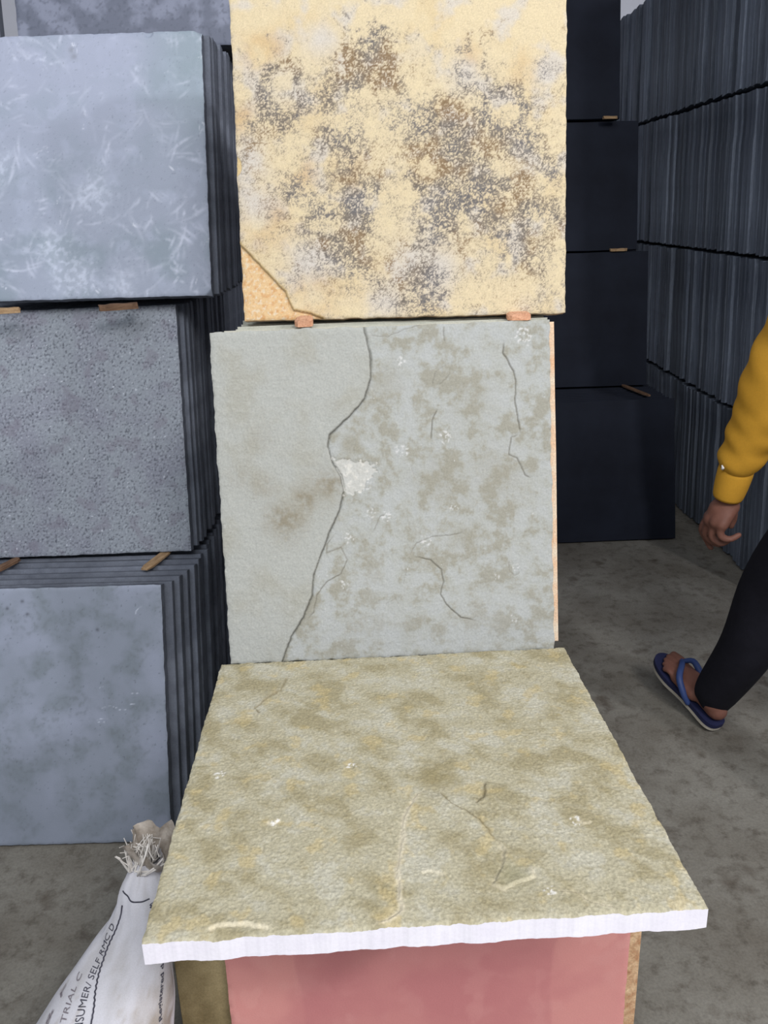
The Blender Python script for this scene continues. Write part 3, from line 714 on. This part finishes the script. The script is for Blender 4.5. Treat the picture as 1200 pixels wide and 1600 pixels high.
shim((-0.136, 1.537, 1.1795), (0.060, 0.034, 0.014), 1.62, M['wood_pale'], 'pale wooden shim under the left end of the speckled yellow slab', 1)
shim((0.259, 1.552, 1.1775), (0.050, 0.045, 0.012), 1.50, M['wood_pale'], 'pale wooden shim under the right end of the speckled yellow slab', 2)
shim((-0.560, 1.860, 0.581), (0.120, 0.027, 0.006), 1.30, M['wood_tan'], 'short flat wooden stick across the stepped slab tops of the bottom left tier', 3)
shim((-0.600, 1.960, 1.172), (0.085, 0.026, 0.015), 0.45, M['wood'], 'dark wooden shim under the scratched pale blue slab', 4)
shim((-0.865, 1.955, 1.172), (0.070, 0.024, 0.013), 0.3, M['wood_tan'], 'wooden shim under the scratched slab, at the left edge of the photo', 5)
shim((-0.925, 1.850, 0.581), (0.080, 0.022, 0.009), 1.2, M['wood'], 'rusty brown shim on the bottom left tier at the left edge of the photo', 6)
shim((-0.540, 2.375, 1.7755), (0.050, 0.020, 0.010), 0.1, M['wood'], 'brown wooden shim on top of the scratched pale blue slab', 7)
shim((1.020, 3.895, 1.7055), (0.060, 0.030, 0.012), 0.15, M['wood_tan'], 'small pale shim below the topmost black slab', 8)
shim((1.075, 3.828, 1.1655), (0.075, 0.030, 0.012), 0.1, M['wood_tan'], 'small pale shim between the second and third black slabs', 9)
shim((1.128, 3.590, 0.5845), (0.230, 0.022, 0.008), -1.35, M['wood'], 'long thin brown stick lying on the top of the lowest black tier', 10)

# ------------------------------------------------------------------ sack
SACK_RINGS = np.array([(0, -.51, .755, .150, .115), (.03, -.51, .76, .160, .122), (.15, -.482, .805, .142, .105), (.30, -.418, .885, .092, .08), (.36, -.397, .925, .060, .055),
                       (.385, -.386, .942, .050, .046), (.40, -.378, .952, .044, .044), (.415, -.372, .962, .0425, .043), (.43, -.370, .970, .042, .042), (.445, -.371, .978, .034, .034), (.455, -.373, .984, .021, .020), (.47, -.372, .99, .022, .020)])
_zz = np.linspace(0, .47, 236)
_tab = np.stack([np.interp(_zz, SACK_RINGS[:, 0], SACK_RINGS[:, k]) for k in range(1, 5)], 1)
for _ in range(10): _tab[1:-1] = (_tab[:-2] + 2 * _tab[1:-1] + _tab[2:]) / 4


def sack_pt(th, z):
    th = np.asarray(th, float); z = np.asarray(z, float)
    cx, cy, rx, ry = [np.interp(z, _zz, _tab[:, k]) for k in range(4)]
    up = sstep(.33, .45, z)
    wr = 0.020 * np.sin(3 * th + 9 * z + .6) * sstep(.05, .2, z) + 0.022 * np.sin(7 * th - 24 * z) * (.25 + up) + 0.014 * np.sin(13 * th + 5 * np.sin(30 * z)) * (.2 + up)
    wr = wr + 0.030 * np.sin(75 * z + 3 * np.sin(2 * th + 1)) * sstep(.10, .22, z) * (1 - up) * sstep(.5, 1.1, th - 3.4)
    wr = wr - 0.10 * np.exp(-((z - .385 - .02 * np.sin(th)) / .012) ** 2) * np.exp(-((th - 3.3) / .8) ** 2)
    k = 1 + wr
    return np.stack([cx + rx * k * np.cos(th), cy + ry * k * np.sin(th), z + 0 * th], -1)


M['sack'] = stone_mat('woven_white_plastic', attr='Col', grain=0.07, grain_scale=600, bump=0.25, bump_scale=500, rough=0.7)
M['ink'] = plain_mat('dark_print', srgb(70, 70, 80), 0.8, 0.1, 0.25, 200)
M['ink_pale'] = plain_mat('faded_print', srgb(120, 114, 120), 0.8, 0.1, 0.25, 200)
M['liner'] = stone_mat('brown_plastic_liner', c1=srgb(120, 108, 94), c2=srgb(196, 188, 178), scale=28, grain=0.1, bump=0.4, bump_scale=80, rough=0.35, spec=0.5)
M['string'] = plain_mat('white_string', srgb(214, 210, 204), 0.8, 0.2, 0.1, 90)


def tube_mesh(paths, nseg=6):
    """paths: list of (points, radius or radii); round tubes with closed ends"""
    co = []; q = []; tr = []
    for pts, rad in paths:
        pts = np.array(pts, float); n = len(pts); rad = np.broadcast_to(np.array(rad, float), (n,))
        up = None; b0 = len(co)
        for i in range(n):
            d = pts[min(i + 1, n - 1)] - pts[max(i - 1, 0)]; d = d / (np.linalg.norm(d) + 1e-12)
            if up is None:
                up = np.cross(d, V3(0.31, 0.2, 0.93)); up /= np.linalg.norm(up)
            up = up - d * (up @ d); up /= np.linalg.norm(up) + 1e-12; sd = np.cross(d, up)
            for k in range(nseg):
                a = 2 * math.pi * k / nseg; co.append(pts[i] + rad[i] * (math.cos(a) * up + math.sin(a) * sd))
        for i in range(n - 1):
            for k in range(nseg):
                q.append((b0 + i * nseg + k, b0 + i * nseg + (k + 1) % nseg, b0 + (i + 1) * nseg + (k + 1) % nseg, b0 + (i + 1) * nseg + k))
        co.append(pts[0]); co.append(pts[-1])
        for k in range(nseg):
            tr.append((len(co) - 2, b0 + (k + 1) % nseg, b0 + k)); tr.append((len(co) - 1, b0 + (n - 1) * nseg + k, b0 + (n - 1) * nseg + (k + 1) % nseg))
    return co, q, tr


SACK = empty('cement_sack', (0, 0, 0)); SO = V3(-0.50, 0.80, 0)
SACK.location = SO
tag(SACK, 'white woven sack with tied top and grey lettering, slumped beside the pink slab', 'sack')
nz, nth = 120, 96
zz = np.concatenate([[0, .004], np.linspace(.012, .47, nz - 2)]); th = np.linspace(0, 2 * np.pi, nth, endpoint=False)
TH, ZZ = np.meshgrid(th, zz); pts = sack_pt(TH, ZZ)
idx = np.arange(nz * nth).reshape(nz, nth); nx_ = np.roll(idx, -1, 1)
q = np.stack([idx[:-1], nx_[:-1], nx_[1:], idx[1:]], -1).reshape(-1, 4)
me = mesh_np('bag', np.vstack([pts.reshape(-1, 3) - SO, [[0, 0, 0]]]), q, np.stack([nx_[0], idx[0], np.full(nth, nz * nth)], -1), smooth=True)
T_, Z_ = TH, ZZ
sc_ = mix(np.broadcast_to(srgb(196, 196, 202), T_.shape + (3,)), srgb(182, 181, 184), sstep(-.2, .4, fbm(T_ * .1, Z_, .05, 511, 4)))
sc_ = mix(sc_, srgb(150, 140, 128), np.clip(sstep(4.7, 5.7, T_ - 2.5 * (Z_ - .30)) * (1 - sstep(.31, .37, Z_)) * (.7 + 1.2 * fbm(T_ * .1, Z_, .03, 513, 4)), 0, .9))
sc_ = mix(sc_, srgb(158, 150, 140), .5 * sstep(.25, .5, fbm(T_ * .1 + 3, Z_, .02, 515, 3)) * (1 - sstep(.33, .4, Z_)))
full = np.ones((len(me.vertices), 4), np.float32); full[:nz * nth, :3] = sc_.reshape(-1, 3); full[-1, :3] = sc_[0, 0]
at = me.color_attributes.new('Col', 'FLOAT_COLOR', 'POINT'); at.data.foreach_set('color', full.ravel())
link('bag', me, M['sack'], SACK)


def on_sack(path, s, t, lift):
    """a point s metres along a path of (angle, height) on the sack and t metres to its left"""
    P = np.array(path, float); n = 200
    f = np.linspace(0, 1, n); k = np.linspace(0, 1, len(P))
    A, Zh = np.interp(f, k, P[:, 0]), np.interp(f, k, P[:, 1]); pp = sack_pt(A, Zh)
    L = np.concatenate([[0], np.cumsum(np.linalg.norm(np.diff(pp, axis=0), axis=1))])
    s = np.asarray(s, float)
    a, z = np.interp(s, L, A), np.interp(s, L, Zh); p = sack_pt(a, z)
    e = 1e-3; du = (sack_pt(a + e, z) - sack_pt(a - e, z)) / (2 * e); dv = (sack_pt(a, z + e) - sack_pt(a, z - e)) / (2 * e)
    nrm = np.cross(du, dv); nrm /= np.linalg.norm(nrm, axis=-1, keepdims=True)
    s2 = np.minimum(s + .002, L[-1]); s1 = s2 - .004
    a2, z2, a1, z1 = np.interp(s2, L, A), np.interp(s2, L, Zh), np.interp(s1, L, A), np.interp(s1, L, Zh)
    tg = sack_pt(a2, z2) - sack_pt(a1, z1); tg /= np.linalg.norm(tg, axis=-1, keepdims=True)
    pr = np.cross(nrm, tg)
    # step sideways along the surface in (angle, height), so print hugs the cloth
    t = np.asarray(t, float)
    uu = (pr * du).sum(-1) / (du * du).sum(-1); vv = (pr * dv).sum(-1) / (dv * dv).sum(-1)
    q_ = sack_pt(a + uu * t, z + vv * t)
    return q_ + nrm * lift, L[-1]


def print_text(txt, path, height, mat, bold=0.0, name='lettering', reverse=False):
    cu = bpy.data.curves.new('lettering', 'FONT'); cu.body = txt; cu.size = 1.0; cu.offset = bold; cu.resolution_u = 3
    ob = bpy.data.objects.new('lettering_tmp', cu); C.objects.link(ob)
    me = bpy.data.meshes.new_from_object(ob.evaluated_get(bpy.context.evaluated_depsgraph_get()))
    bpy.data.objects.remove(ob); bpy.data.curves.remove(cu)
    n = len(me.vertices); co = np.empty(n * 3, np.float32); me.vertices.foreach_get('co', co); co = co.reshape(-1, 3)
    w_ = co[:, 0].max(); _, L = on_sack(path, np.zeros(1), np.zeros(1), 0)
    p, _ = on_sack(path, co[:, 0] / w_ * L, co[:, 1] / 0.7 * height, 0.0011)
    me.vertices.foreach_set('co', (p - SO).astype(np.float32).ravel()); me.update(); me.materials.clear()
    o = link(name, me, mat, SACK); return o


print_text('NSUMER/ SELF RMC D', [(4.345, .3155), (4.312, .3212), (4.159, .346), (3.98, .3759), (3.80, .4020)], 0.0115, M['ink'])
print_text('STRIAL C', [(4.04, .3115), (3.997, .317), (3.852, .3336), (3.70, .352)], 0.0115, M['ink_pale'])
print_text('& F', [(3.66, .300), (3.537, .314), (3.47, .332)], 0.010, M['ink_pale'])
print_text('n Registered do', [(5.79, .296), (5.812, .331), (5.84, .364)], 0.0075, M['ink'], 0.02)
pth = [(4.62, .20), (4.55, .27), (4.466, .3219), (4.372, .3375), (4.253, .3525), (4.12, .3649), (4.031, .3779), (3.95, .3942), (3.885, .4066), (3.86, .4255)]
_, L = on_sack(pth, np.zeros(1), np.zeros(1), 0)
s_ = np.linspace(0, L, 90); p, _ = on_sack(pth, s_, 0.0009 * np.sin(s_ * 900), 0.0006)
co, q, t_ = tube_mesh([(p - SO, 0.0013)], 5); link('printed_line', mesh_np('printed_line', co, q, t_), M['ink'], SACK)
a_ = np.linspace(3.7, 5.0, 24); p = sack_pt(a_, .438 + .004 * np.sin((a_ - 3.6) * 2.2) - .006 * np.sin((a_ - 3.7) / 1.3 * np.pi))
nn = p - sack_pt(a_, .438) * 0 - np.stack([np.full(24, -.371), np.full(24, .974), p[:, 2]], -1); nn /= np.linalg.norm(nn, axis=1, keepdims=True)
co, q, t_ = tube_mesh([(p + nn * .0006 - SO, 0.0011)], 5); link('printed_line', mesh_np('printed_oval', co, q, t_), M['ink'], SACK)
print_text('8', [(5.0, .428), (5.25, .430)], 0.007, M['ink'])
# torn top: brown inner liner, string tie and frayed threads
rs = np.random.RandomState(4); nl, nt = 14, 40
zz = np.linspace(.452, .512, nl); co = []
for i, z in enumerate(zz):
    k = i / (nl - 1)
    for j in range(nt):
        a = 2 * np.pi * j / nt; r = .019 + .020 * k ** .7 + .008 * k * math.sin(5 * a + 2) + .004 * k * math.sin(11 * a + 6 * k)
        co.append((-.362 + .006 * k + r * math.cos(a), .990 + .8 * r * math.sin(a), z - .016 * k * (1 + math.sin(a + 2.2)) + .006 * k * math.sin(7 * a)))
idx = np.arange(nl * nt).reshape(nl, nt); nx_ = np.roll(idx, -1, 1)
link('liner', mesh_np('liner', np.array(co) - SO, np.stack([idx[:-1], nx_[:-1], nx_[1:], idx[1:]], -1).reshape(-1, 4), smooth=True), M['liner'], SACK)
nk = V3(-.372, .988, .456)
paths = [([nk + V3(.0215 * math.cos(a), .0205 * math.sin(a), .0025 * math.sin(2 * a)) for a in np.linspace(0, 2 * np.pi, 25)], .0022),
         ([nk + V3(.0225 * math.cos(a), .0215 * math.sin(a), .004 + .002 * math.sin(3 * a)) for a in np.linspace(0, 2 * np.pi, 25)], .0018)]
k0 = nk + V3(-.006, -.024, .001)
paths += [([k0, k0 + V3(.004, -.004, .018), k0 + V3(.012, .002, .036), k0 + V3(.016, .010, .050)], .0016),
          ([k0, k0 + V3(.012, -.004, .008), k0 + V3(.026, -.002, .018), k0 + V3(.036, .006, .026)], .0016),
          ([k0, k0 + V3(.010, -.004, .005), k0 + V3(.024, -.003, .013), k0 + V3(.038, .004, .018)], .0014),
          ([k0 + V3(-.004, 0, 0), k0 + V3(0, -.003, .010), k0 + V3(.006, 0, .022), k0 + V3(.006, .004, .034)], .0014)]
co, q, t_ = tube_mesh(paths, 6); link('tie_string', mesh_np('tie_string', np.array(co) - SO, q, t_, True), M['string'], SACK)
paths = []
for k in range(64):
    b = V3(-.385 + rs.uniform(-.012, .022), .978 + rs.uniform(-.01, .02), .455 + rs.uniform(0, .008))
    d = V3(rs.uniform(-.012, .012), rs.uniform(-.010, .014), rs.uniform(.022, .048)); c = V3(*rs.uniform(-.010, .010, 3)); e = V3(*rs.uniform(-.008, .008, 3))
    paths.append(([b, b + d * .35 + c * .5, b + d * .7 + c, b + d + e], [.0012, .0011, .0009, .0006]))
co, q, t_ = tube_mesh(paths, 4); o = link('frayed_threads', mesh_np('frayed_threads', np.array(co) - SO, q, t_), M['string'], SACK); o['kind'] = 'stuff'

# ------------------------------------------------------------------ person
M['skin'] = plain_mat('brown_skin', srgb(116, 78, 66), 0.6, 0.35, 0.10, 25, 0.1, 300)
M['mustard'] = plain_mat('mustard_fleece', srgb(206, 154, 54), 0.9, 0.15, 0.05, 20, 0.25, 700)
M['trouser'] = plain_mat('black_cotton', srgb(28, 28, 36), 0.9, 0.15, 0.12, 20, 0.25, 500)
M['strap_blue'] = plain_mat('blue_rubber', srgb(46, 66, 116), 0.55, 0.4, 0.05, 20)
M['sole_navy'] = plain_mat('navy_rubber', srgb(30, 34, 66), 0.7, 0.3, 0.1, 30)
M['sole_pale'] = plain_mat('pale_rubber', srgb(176, 170, 158), 0.8, 0.3, 0.1, 30)
M['hair'] = plain_mat('black_hair', srgb(22, 20, 20), 0.6, 0.3, 0.2, 90)
M['white'] = plain_mat('white_print', srgb(232, 232, 232), 0.8)
M['nail'] = plain_mat('finger_nail', srgb(186, 146, 134), 0.4, 0.4)


def capsule_chain(pts, rad, nseg=14, sub=3, flat=1.0, flat_dir=None):
    """smooth tapered tube with round ends through joints; flat < 1 thins it along flat_dir"""
    pts = np.array(pts, float); rad = np.array(rad, float); n = len(pts)
    # Catmull-Rom through the joints
    P = np.vstack([2 * pts[0] - pts[1], pts, 2 * pts[-1] - pts[-2]]); out = []; rr = []
    for i in range(n - 1):
        p0, p1, p2, p3 = P[i:i + 4]
        for k in range(sub):
            t = k / sub
            out.append(.5 * (2 * p1 + (p2 - p0) * t + (2 * p0 - 5 * p1 + 4 * p2 - p3) * t * t + (3 * p1 - p0 - 3 * p2 + p3) * t ** 3)); rr.append(rad[i] * (1 - t) + rad[i + 1] * t)
    out.append(pts[-1]); rr.append(rad[-1])
    d0 = out[0] - out[1]; d0 /= np.linalg.norm(d0); d1 = out[-1] - out[-2]; d1 /= np.linalg.norm(d1)
    pre = [(out[0] + d0 * rr[0] * math.sin(a), rr[0] * math.cos(a)) for a in (1.5, 1.1, .6)]
    post = [(out[-1] + d1 * rr[-1] * math.sin(a), rr[-1] * math.cos(a)) for a in (.6, 1.1, 1.5)]
    full = pre + list(zip(out, rr)) + post
    co, q, tr = tube_mesh([([a for a, b in full], [b for a, b in full])], nseg)
    co = np.array(co)
    if flat != 1.0:
        fd = np.array(flat_dir, float); fd /= np.linalg.norm(fd)
        ctr = np.repeat(np.array([a for a, b in full]), nseg, 0); m = len(ctr); dv = co[:m] - ctr
        co[:m] = co[:m] - (1 - flat) * (dv @ fd)[:, None] * fd
    return co, q, tr


def fuse(name, chains, voxel, mat, parent, smooth=4, org=V3(0, 0, 0), warp=None):
    """grow several limbs into one continuous surface"""
    co = []; q = []; tr = []
    for c, a, b in chains:
        n = len(co); co += [tuple(p) for p in c]; q += [tuple(np.array(f) + n) for f in a]; tr += [tuple(np.array(f) + n) for f in b]
    o = link(name, mesh_np(name, co, q, tr))
    md = o.modifiers.new('r', 'REMESH'); md.mode = 'VOXEL'; md.voxel_size = voxel
    sm = o.modifiers.new('s', 'SMOOTH'); sm.iterations = smooth; sm.factor = 0.5
    me = bpy.data.meshes.new_from_object(o.evaluated_get(bpy.context.evaluated_depsgraph_get()))
    bpy.data.objects.remove(o)
    n = len(me.vertices); c = np.empty(n * 3, np.float32); me.vertices.foreach_get('co', c); c = c.reshape(-1, 3).astype(float)
    if warp is not None: c = warp(c)
    me.vertices.foreach_set('co', (c - org).astype(np.float32).ravel())
    me.polygons.foreach_set('use_smooth', np.ones(len(me.polygons), bool)); me.update(); me.materials.clear(); me.name = name
    return link(name, me, mat, parent)


PO = V3(1.08, 1.60, 0.0)
PER = empty('person', PO); tag(PER, 'person walking away in a mustard sweatshirt, dark trousers and blue flip flops at right', 'person')
hl, hr = V3(1.01, 1.58, .88), V3(1.19, 1.55, .88)                 # hips
kl, al = V3(.945, 1.80, .50), V3(.893, 1.928, .098)               # forward leg
kr, ar = V3(1.185, 1.58, .48), V3(1.195, 1.30, .17)               # trailing leg, heel raised
pel, chest, nek = V3(1.10, 1.56, .93), V3(1.085, 1.60, 1.25), V3(1.075, 1.63, 1.44)
shl, shr = V3(.915, 1.585, 1.37), V3(1.26, 1.62, 1.37)
el, wl = V3(.832, 1.690, 1.075), V3(.8045, 1.795, .755)
er, wr_ = V3(1.36, 1.52, 1.10), V3(1.38, 1.36, .88)
hd = V3(1.05, 1.67, 1.585)
# forward foot frame, heel on the floor and toes raised
fd_ = V3(-.099, .240, .091); fd_ /= np.linalg.norm(fd_); fs_ = np.cross(fd_, V3(0, 0, 1)); fs_ /= np.linalg.norm(fs_); fu_ = np.cross(fs_, fd_)
fh = V3(.896, 1.899, .012)
FT = lambda a, b, c: fh + a * fd_ + b * fs_ + c * fu_
# trailing foot frame, on its ball with the heel lifted
gd_ = V3(-.05, .22, -.10); gd_ /= np.linalg.norm(gd_); gs_ = np.cross(gd_, V3(0, 0, 1)); gs_ /= np.linalg.norm(gs_); gu_ = np.cross(gs_, gd_)
gh = V3(1.195, 1.25, .135)
GT = lambda a, b, c: gh + a * gd_ + b * gs_ + c * gu_
SOLE_T = 0.020


def foot(T, m, ank, shin):
    """m = -1 for a left foot: the big toe is on the +side"""
    b = SOLE_T; ch = []
    ch.append(capsule_chain([shin, ank, T(.045, 0, b + .040)], [.036, .034, .034]))
    ch.append(capsule_chain([T(.030, 0, b + .028), T(.085, 0, b + .030), T(.140, -.002 * m, b + .026), T(.185, 0, b + .018)], [.028, .030, .031, .022]))
    ch.append(capsule_chain([T(.12, .020 * -m, b + .022), T(.185, .024 * -m, b + .016)], [.022, .017]))
    ch.append(capsule_chain([T(.10, .020 * m, b + .020), T(.170, .028 * m, b + .014)], [.020, .014]))
    ch.append(capsule_chain([T(.06, 0, b + .055), T(.11, 0, b + .040), T(.16, -.006 * m, b + .022)], [.030, .024, .016]))
    for k, (sx, L, r) in enumerate(((-.028, .253, .0125), (-.009, .252, .0095), (.007, .244, .009), (.021, .232, .0085), (.034, .216, .008))):
        ch.append(capsule_chain([T(.170, sx * m * .85, b + .016), T((.170 + L) / 2, sx * m, b + .019), T(L - .008, sx * m, b + .010)], [r * 1.05, r, r * .95]))
    return ch


ch = []
ch += [capsule_chain([pel, V3(1.095, 1.57, 1.08), chest, V3(1.08, 1.62, 1.38)], [.135, .125, .150, .105], 20, 4, .72, (0, 1, 0))]
ch += [capsule_chain([chest + V3(0, 0, .12), nek, hd + V3(0, 0, -.06)], [.075, .056, .056])]
ch += [capsule_chain([hd + V3(0, -.02, -.01), hd + V3(0, -.005, .055)], [.083, .085], 20), capsule_chain([hd + V3(-.008, .035, -.055), hd + V3(-.004, .02, .0)], [.052, .066], 18)]
ch += [capsule_chain([hd + V3(-.02, .105, -.005), hd + V3(-.024, .122, -.028)], [.010, .014], 10, 2)]                 # nose
ch += [capsule_chain([hd + V3(-.020, .098, -.062), hd + V3(.012, .100, -.062)], [.008, .008], 8, 2)]               # lips
for sx in (-1, 1):
    ch += [capsule_chain([hd + V3(.083 * sx, .0, -.022), hd + V3(.088 * sx, -.006, .018)], [.011, .016], 10, 2)]          # ears
ch += [capsule_chain([chest + V3(-.05, 0, .10), shl, el, wl], [.06, .056, .041, .027], 16, 4), capsule_chain([chest + V3(.05, 0, .10), shr, er, wr_], [.06, .056, .041, .028], 16, 4)]
ch += [capsule_chain([pel, hl, kl, al], [.10, .088, .055, .036], 16, 4), capsule_chain([pel, hr, kr, ar], [.10, .088, .055, .036], 16, 4)]
ch += foot(FT, -1, al, (kl + al * 3) / 4) + foot(GT, 1, ar, (kr + ar * 3) / 4)
# near hand, curled, four fingers and a thumb
hx = lambda *a: V3(*a)
ch += [capsule_chain([wl, hx(.8063, 1.808, .716), hx(.790, 1.818, .684)], [.025, .026, .028], 14, 3, .8, (1, 0, .3))]
ch += [capsule_chain([hx(.800, 1.805, .705), hx(.779, 1.835, .662)], [.020, .017]), capsule_chain([hx(.800, 1.812, .705), hx(.776, 1.822, .660)], [.021, .018]), capsule_chain([hx(.805, 1.802, .702), hx(.780, 1.800, .662)], [.020, .017]),
       capsule_chain([hx(.812, 1.80, .70), hx(.788, 1.785, .660)], [.019, .015]), capsule_chain([hx(.812, 1.812, .700), hx(.800, 1.812, .668)], [.022, .018])]
for pts, r in (([(.7790, 1.842, .660), (.7720, 1.856, .624), (.7860, 1.862, .596), (.7962, 1.852, .575)], (.0115, .0100, .0088, .0078)),
               ([(.7760, 1.824, .656), (.7735, 1.836, .619), (.7905, 1.836, .598), (.8040, 1.826, .594)], (.0120, .0105, .0092, .0080)),
               ([(.7790, 1.804, .654), (.7780, 1.810, .622), (.7965, 1.802, .608), (.8130, 1.800, .614)], (.0115, .0100, .0090, .0080)),
               ([(.7860, 1.786, .655), (.7880, 1.784, .632), (.8090, 1.780, .626), (.8290, 1.781, .636)], (.0105, .0092, .0082, .0072)),
               ([(.8130, 1.822, .700), (.8330, 1.842, .676), (.8410, 1.850, .652), (.8390, 1.852, .630)], (.0150, .0125, .0105, .0085))):
    ch.append(capsule_chain(pts, r, 10, 4))
# far hand, relaxed
hb = wr_; dn = V3(.01, -.05, -.10); dn /= np.linalg.norm(dn); sd = V3(0, 1, -.45); sd /= np.linalg.norm(sd); pm = np.cross(dn, sd)
ch += [capsule_chain([hb, hb + dn * .05, hb + dn * .09], [.026, .036, .036], 14, 3, .45, pm)]
for k, (o_, L) in enumerate(((.030, .070), (.010, .078), (-.010, .072), (-.029, .056))):
    b = hb + dn * .085 + sd * o_; ch.append(capsule_chain([b, b + dn * L * .5 + pm * .006, b + dn * L + pm * .024], [.0105, .0095, .008], 10, 3))
ch.append(capsule_chain([hb + dn * .02 + sd * .025, hb + dn * .055 + sd * .048, hb + dn * .085 + sd * .052 + pm * .01], [.014, .0115, .009], 10, 3))
fuse('body', ch, 0.0042, M['skin'], PER, 3, PO)
co, q, t_ = capsule_chain([hd + V3(0, -.03, .015), hd + V3(0, -.01, .065)], [.092, .090], 20, 3)
link('hair', mesh_np('hair', np.array(co) - PO, q, t_, True), M['hair'], PER)
for sx in (-1, 1):
    co, q, t_ = capsule_chain([hd + V3(.032 * sx - .014, .078, .0), hd + V3(.033 * sx - .014, .080, .001)], [.012, .012], 10, 2)
    o = link('eye', mesh_np('eye', np.array(co) - PO, q, t_, True), M['white'], PER)


def fold(c):
    # soft cloth folds, stronger near the cuff and the elbow
    x, y, z = c[:, 0], c[:, 1], c[:, 2]
    a = .0028 * np.sin(z * 95 + 30 * x + 3 * np.sin(20 * y)) * np.exp(-((z - .86) / .10) ** 2) + .003 * np.sin(z * 60 - 50 * y) * np.exp(-((z - 1.08) / .09) ** 2)
    return c + np.stack([a, -a * .6, a * 0], -1)


SWEAT = []
SWEAT += [capsule_chain([V3(1.10, 1.56, .90), V3(1.095, 1.57, 1.08), chest, V3(1.08, 1.62, 1.40)], [.165, .155, .172, .10], 24, 4, .76, (0, 1, 0))]
SWEAT += [capsule_chain([chest + V3(-.06, 0, .08), shl + V3(.01, 0, 0), el, V3(.823, 1.745, .930), V3(.8165, 1.772, .858), V3(.8085, 1.785, .812), V3(.8075, 1.790, .795)], [.085, .083, .062, .057, .0525, .0485, .036], 20, 5)]
SWEAT += [capsule_chain([chest + V3(.06, 0, .08), shr + V3(-.01, 0, 0), er, wr_ + V3(0, .02, .03)], [.085, .083, .066, .045], 20, 5)]
SWEAT += [capsule_chain([nek + V3(0, -.02, -.10), nek + V3(0, -.05, -.01), nek + V3(0, -.085, -.04)], [.085, .075, .05], 16, 3)]
fuse('sweatshirt', SWEAT, 0.008, M['mustard'], PER, 5, PO, fold)
cuff = []
ax0, ax1 = V3(.8078, 1.789, .802), V3(.8015, 1.806, .722); dd = (ax1 - ax0) / np.linalg.norm(ax1 - ax0)
rad = [.034, .0385, .0392, .0385, .0375, .036, .0345, .0325, .030, .026]
pp = [ax0 + (ax1 - ax0) * t for t in (0, .06, .2, .4, .6, .78, .92, 1.0, 1.0, .94)]
co, q, t_ = tube_mesh([(pp[:8], rad[:8])], 28)
cuffm = mesh_np('cuff', np.array(co) - PO, q, t_, True); link('cuff', cuffm, M['mustard'], PER)
co, q, t_ = tube_mesh([([V3(.7655, 1.7700, .812), V3(.7670, 1.7675, .807), V3(.7655, 1.7700, .802)], [.003, .0042, .003])], 8)
link('sleeve_mark', mesh_np('sleeve_mark', np.array(co) - PO, q, t_, True), M['white'], PER)
TRO = [capsule_chain([pel + V3(0, 0, .03), V3(1.10, 1.56, .86)], [.150, .150], 24, 3, .75, (0, 1, 0)),
       capsule_chain([hl + V3(.02, 0, -.02), (hl + kl) / 2, kl, (kl + al) / 2 + V3(.004, -.012, 0), al + V3(.002, .004, .02), al + V3(.001, .006, .0)], [.105, .094, .080, .070, .058, .050], 20, 5),
       capsule_chain([hr + V3(-.02, 0, -.02), (hr + kr) / 2, kr, (kr + ar) / 2, ar + V3(0, .01, .03)], [.105, .094, .080, .068, .056], 20, 5)]
fuse('trousers', TRO, 0.008, M['trouser'], PER, 5, PO)


def sandal(T, m):
    out = [(.0, .0), (.006, .022), (.03, .033), (.08, .034), (.13, .038), (.18, .046), (.225, .043), (.258, .028), (.272, .004), (.262, -.022), (.23, -.038), (.18, -.043), (.12, -.036), (.07, -.032), (.03, -.031), (.006, -.020)]
    P_ = np.array(out); m_ = len(P_); fine = []
    for i in range(m_):
        p0, p1, p2, p3 = P_[i - 1], P_[i], P_[(i + 1) % m_], P_[(i + 2) % m_]
        for t in (0, .33, .66): fine.append(tuple(.5 * (2 * p1 + (p2 - p0) * t + (2 * p0 - 5 * p1 + 4 * p2 - p3) * t * t + (3 * p1 - p0 - 3 * p2 + p3) * t ** 3)))
    out = fine; n = len(out)
    def slab(z0, z1, sc, mat, nm, par):
        co = [T(.135 + (a - .135) * sc, b * m * sc, z) for z in (z0, z1) for a, b in out] + [T(.135, 0, z0), T(.135, 0, z1)]
        q = [(k, (k + 1) % n, n + (k + 1) % n, n + k) for k in range(n)]
        t = [((k + 1) % n, k, 2 * n) for k in range(n)] + [(n + k, n + (k + 1) % n, 2 * n + 1) for k in range(n)]
        return link(nm, mesh_np(nm, np.array(co) - PO, q, t), mat, par)
    s = slab(.007, SOLE_T, 1.0, M['sole_navy'], 'flip_flop', PER); s['label'] = 'blue rubber flip flop'
    slab(-.004, .007, .985, M['sole_pale'], 'outsole', s)
    b = SOLE_T; paths = []
    post = T(.205, .010 * -m * -1, b)
    for sgn in (-1, 1):
        pts = [T(.205, -.016 * m * 1.0, b + .030), T(.185, (-.016 + .020 * sgn) * m, b + .046), T(.150, (.002 + .037 * sgn) * m, b + .040), T(.115, .043 * sgn * m, b + .016), T(.095, .036 * sgn * m, b - .004)]
        paths.append((pts, [.006, .0085, .0095, .0095, .008]))
    paths.append(([T(.207, -.018 * m, b - .004), T(.205, -.016 * m, b + .034)], [.0045, .0055]))
    cs = [capsule_chain(p_, r_, 10, 4) for p_, r_ in paths]
    co = []; q = []; tr = []
    for c, a, t in cs:
        k = len(co); co += [tuple(x) for x in c]; q += [tuple(np.array(f) + k) for f in a]; tr += [tuple(np.array(f) + k) for f in t]
    link('strap', mesh_np('strap', np.array(co) - PO, q, tr, True), M['strap_blue'], s)


sandal(FT, -1); sandal(GT, 1)
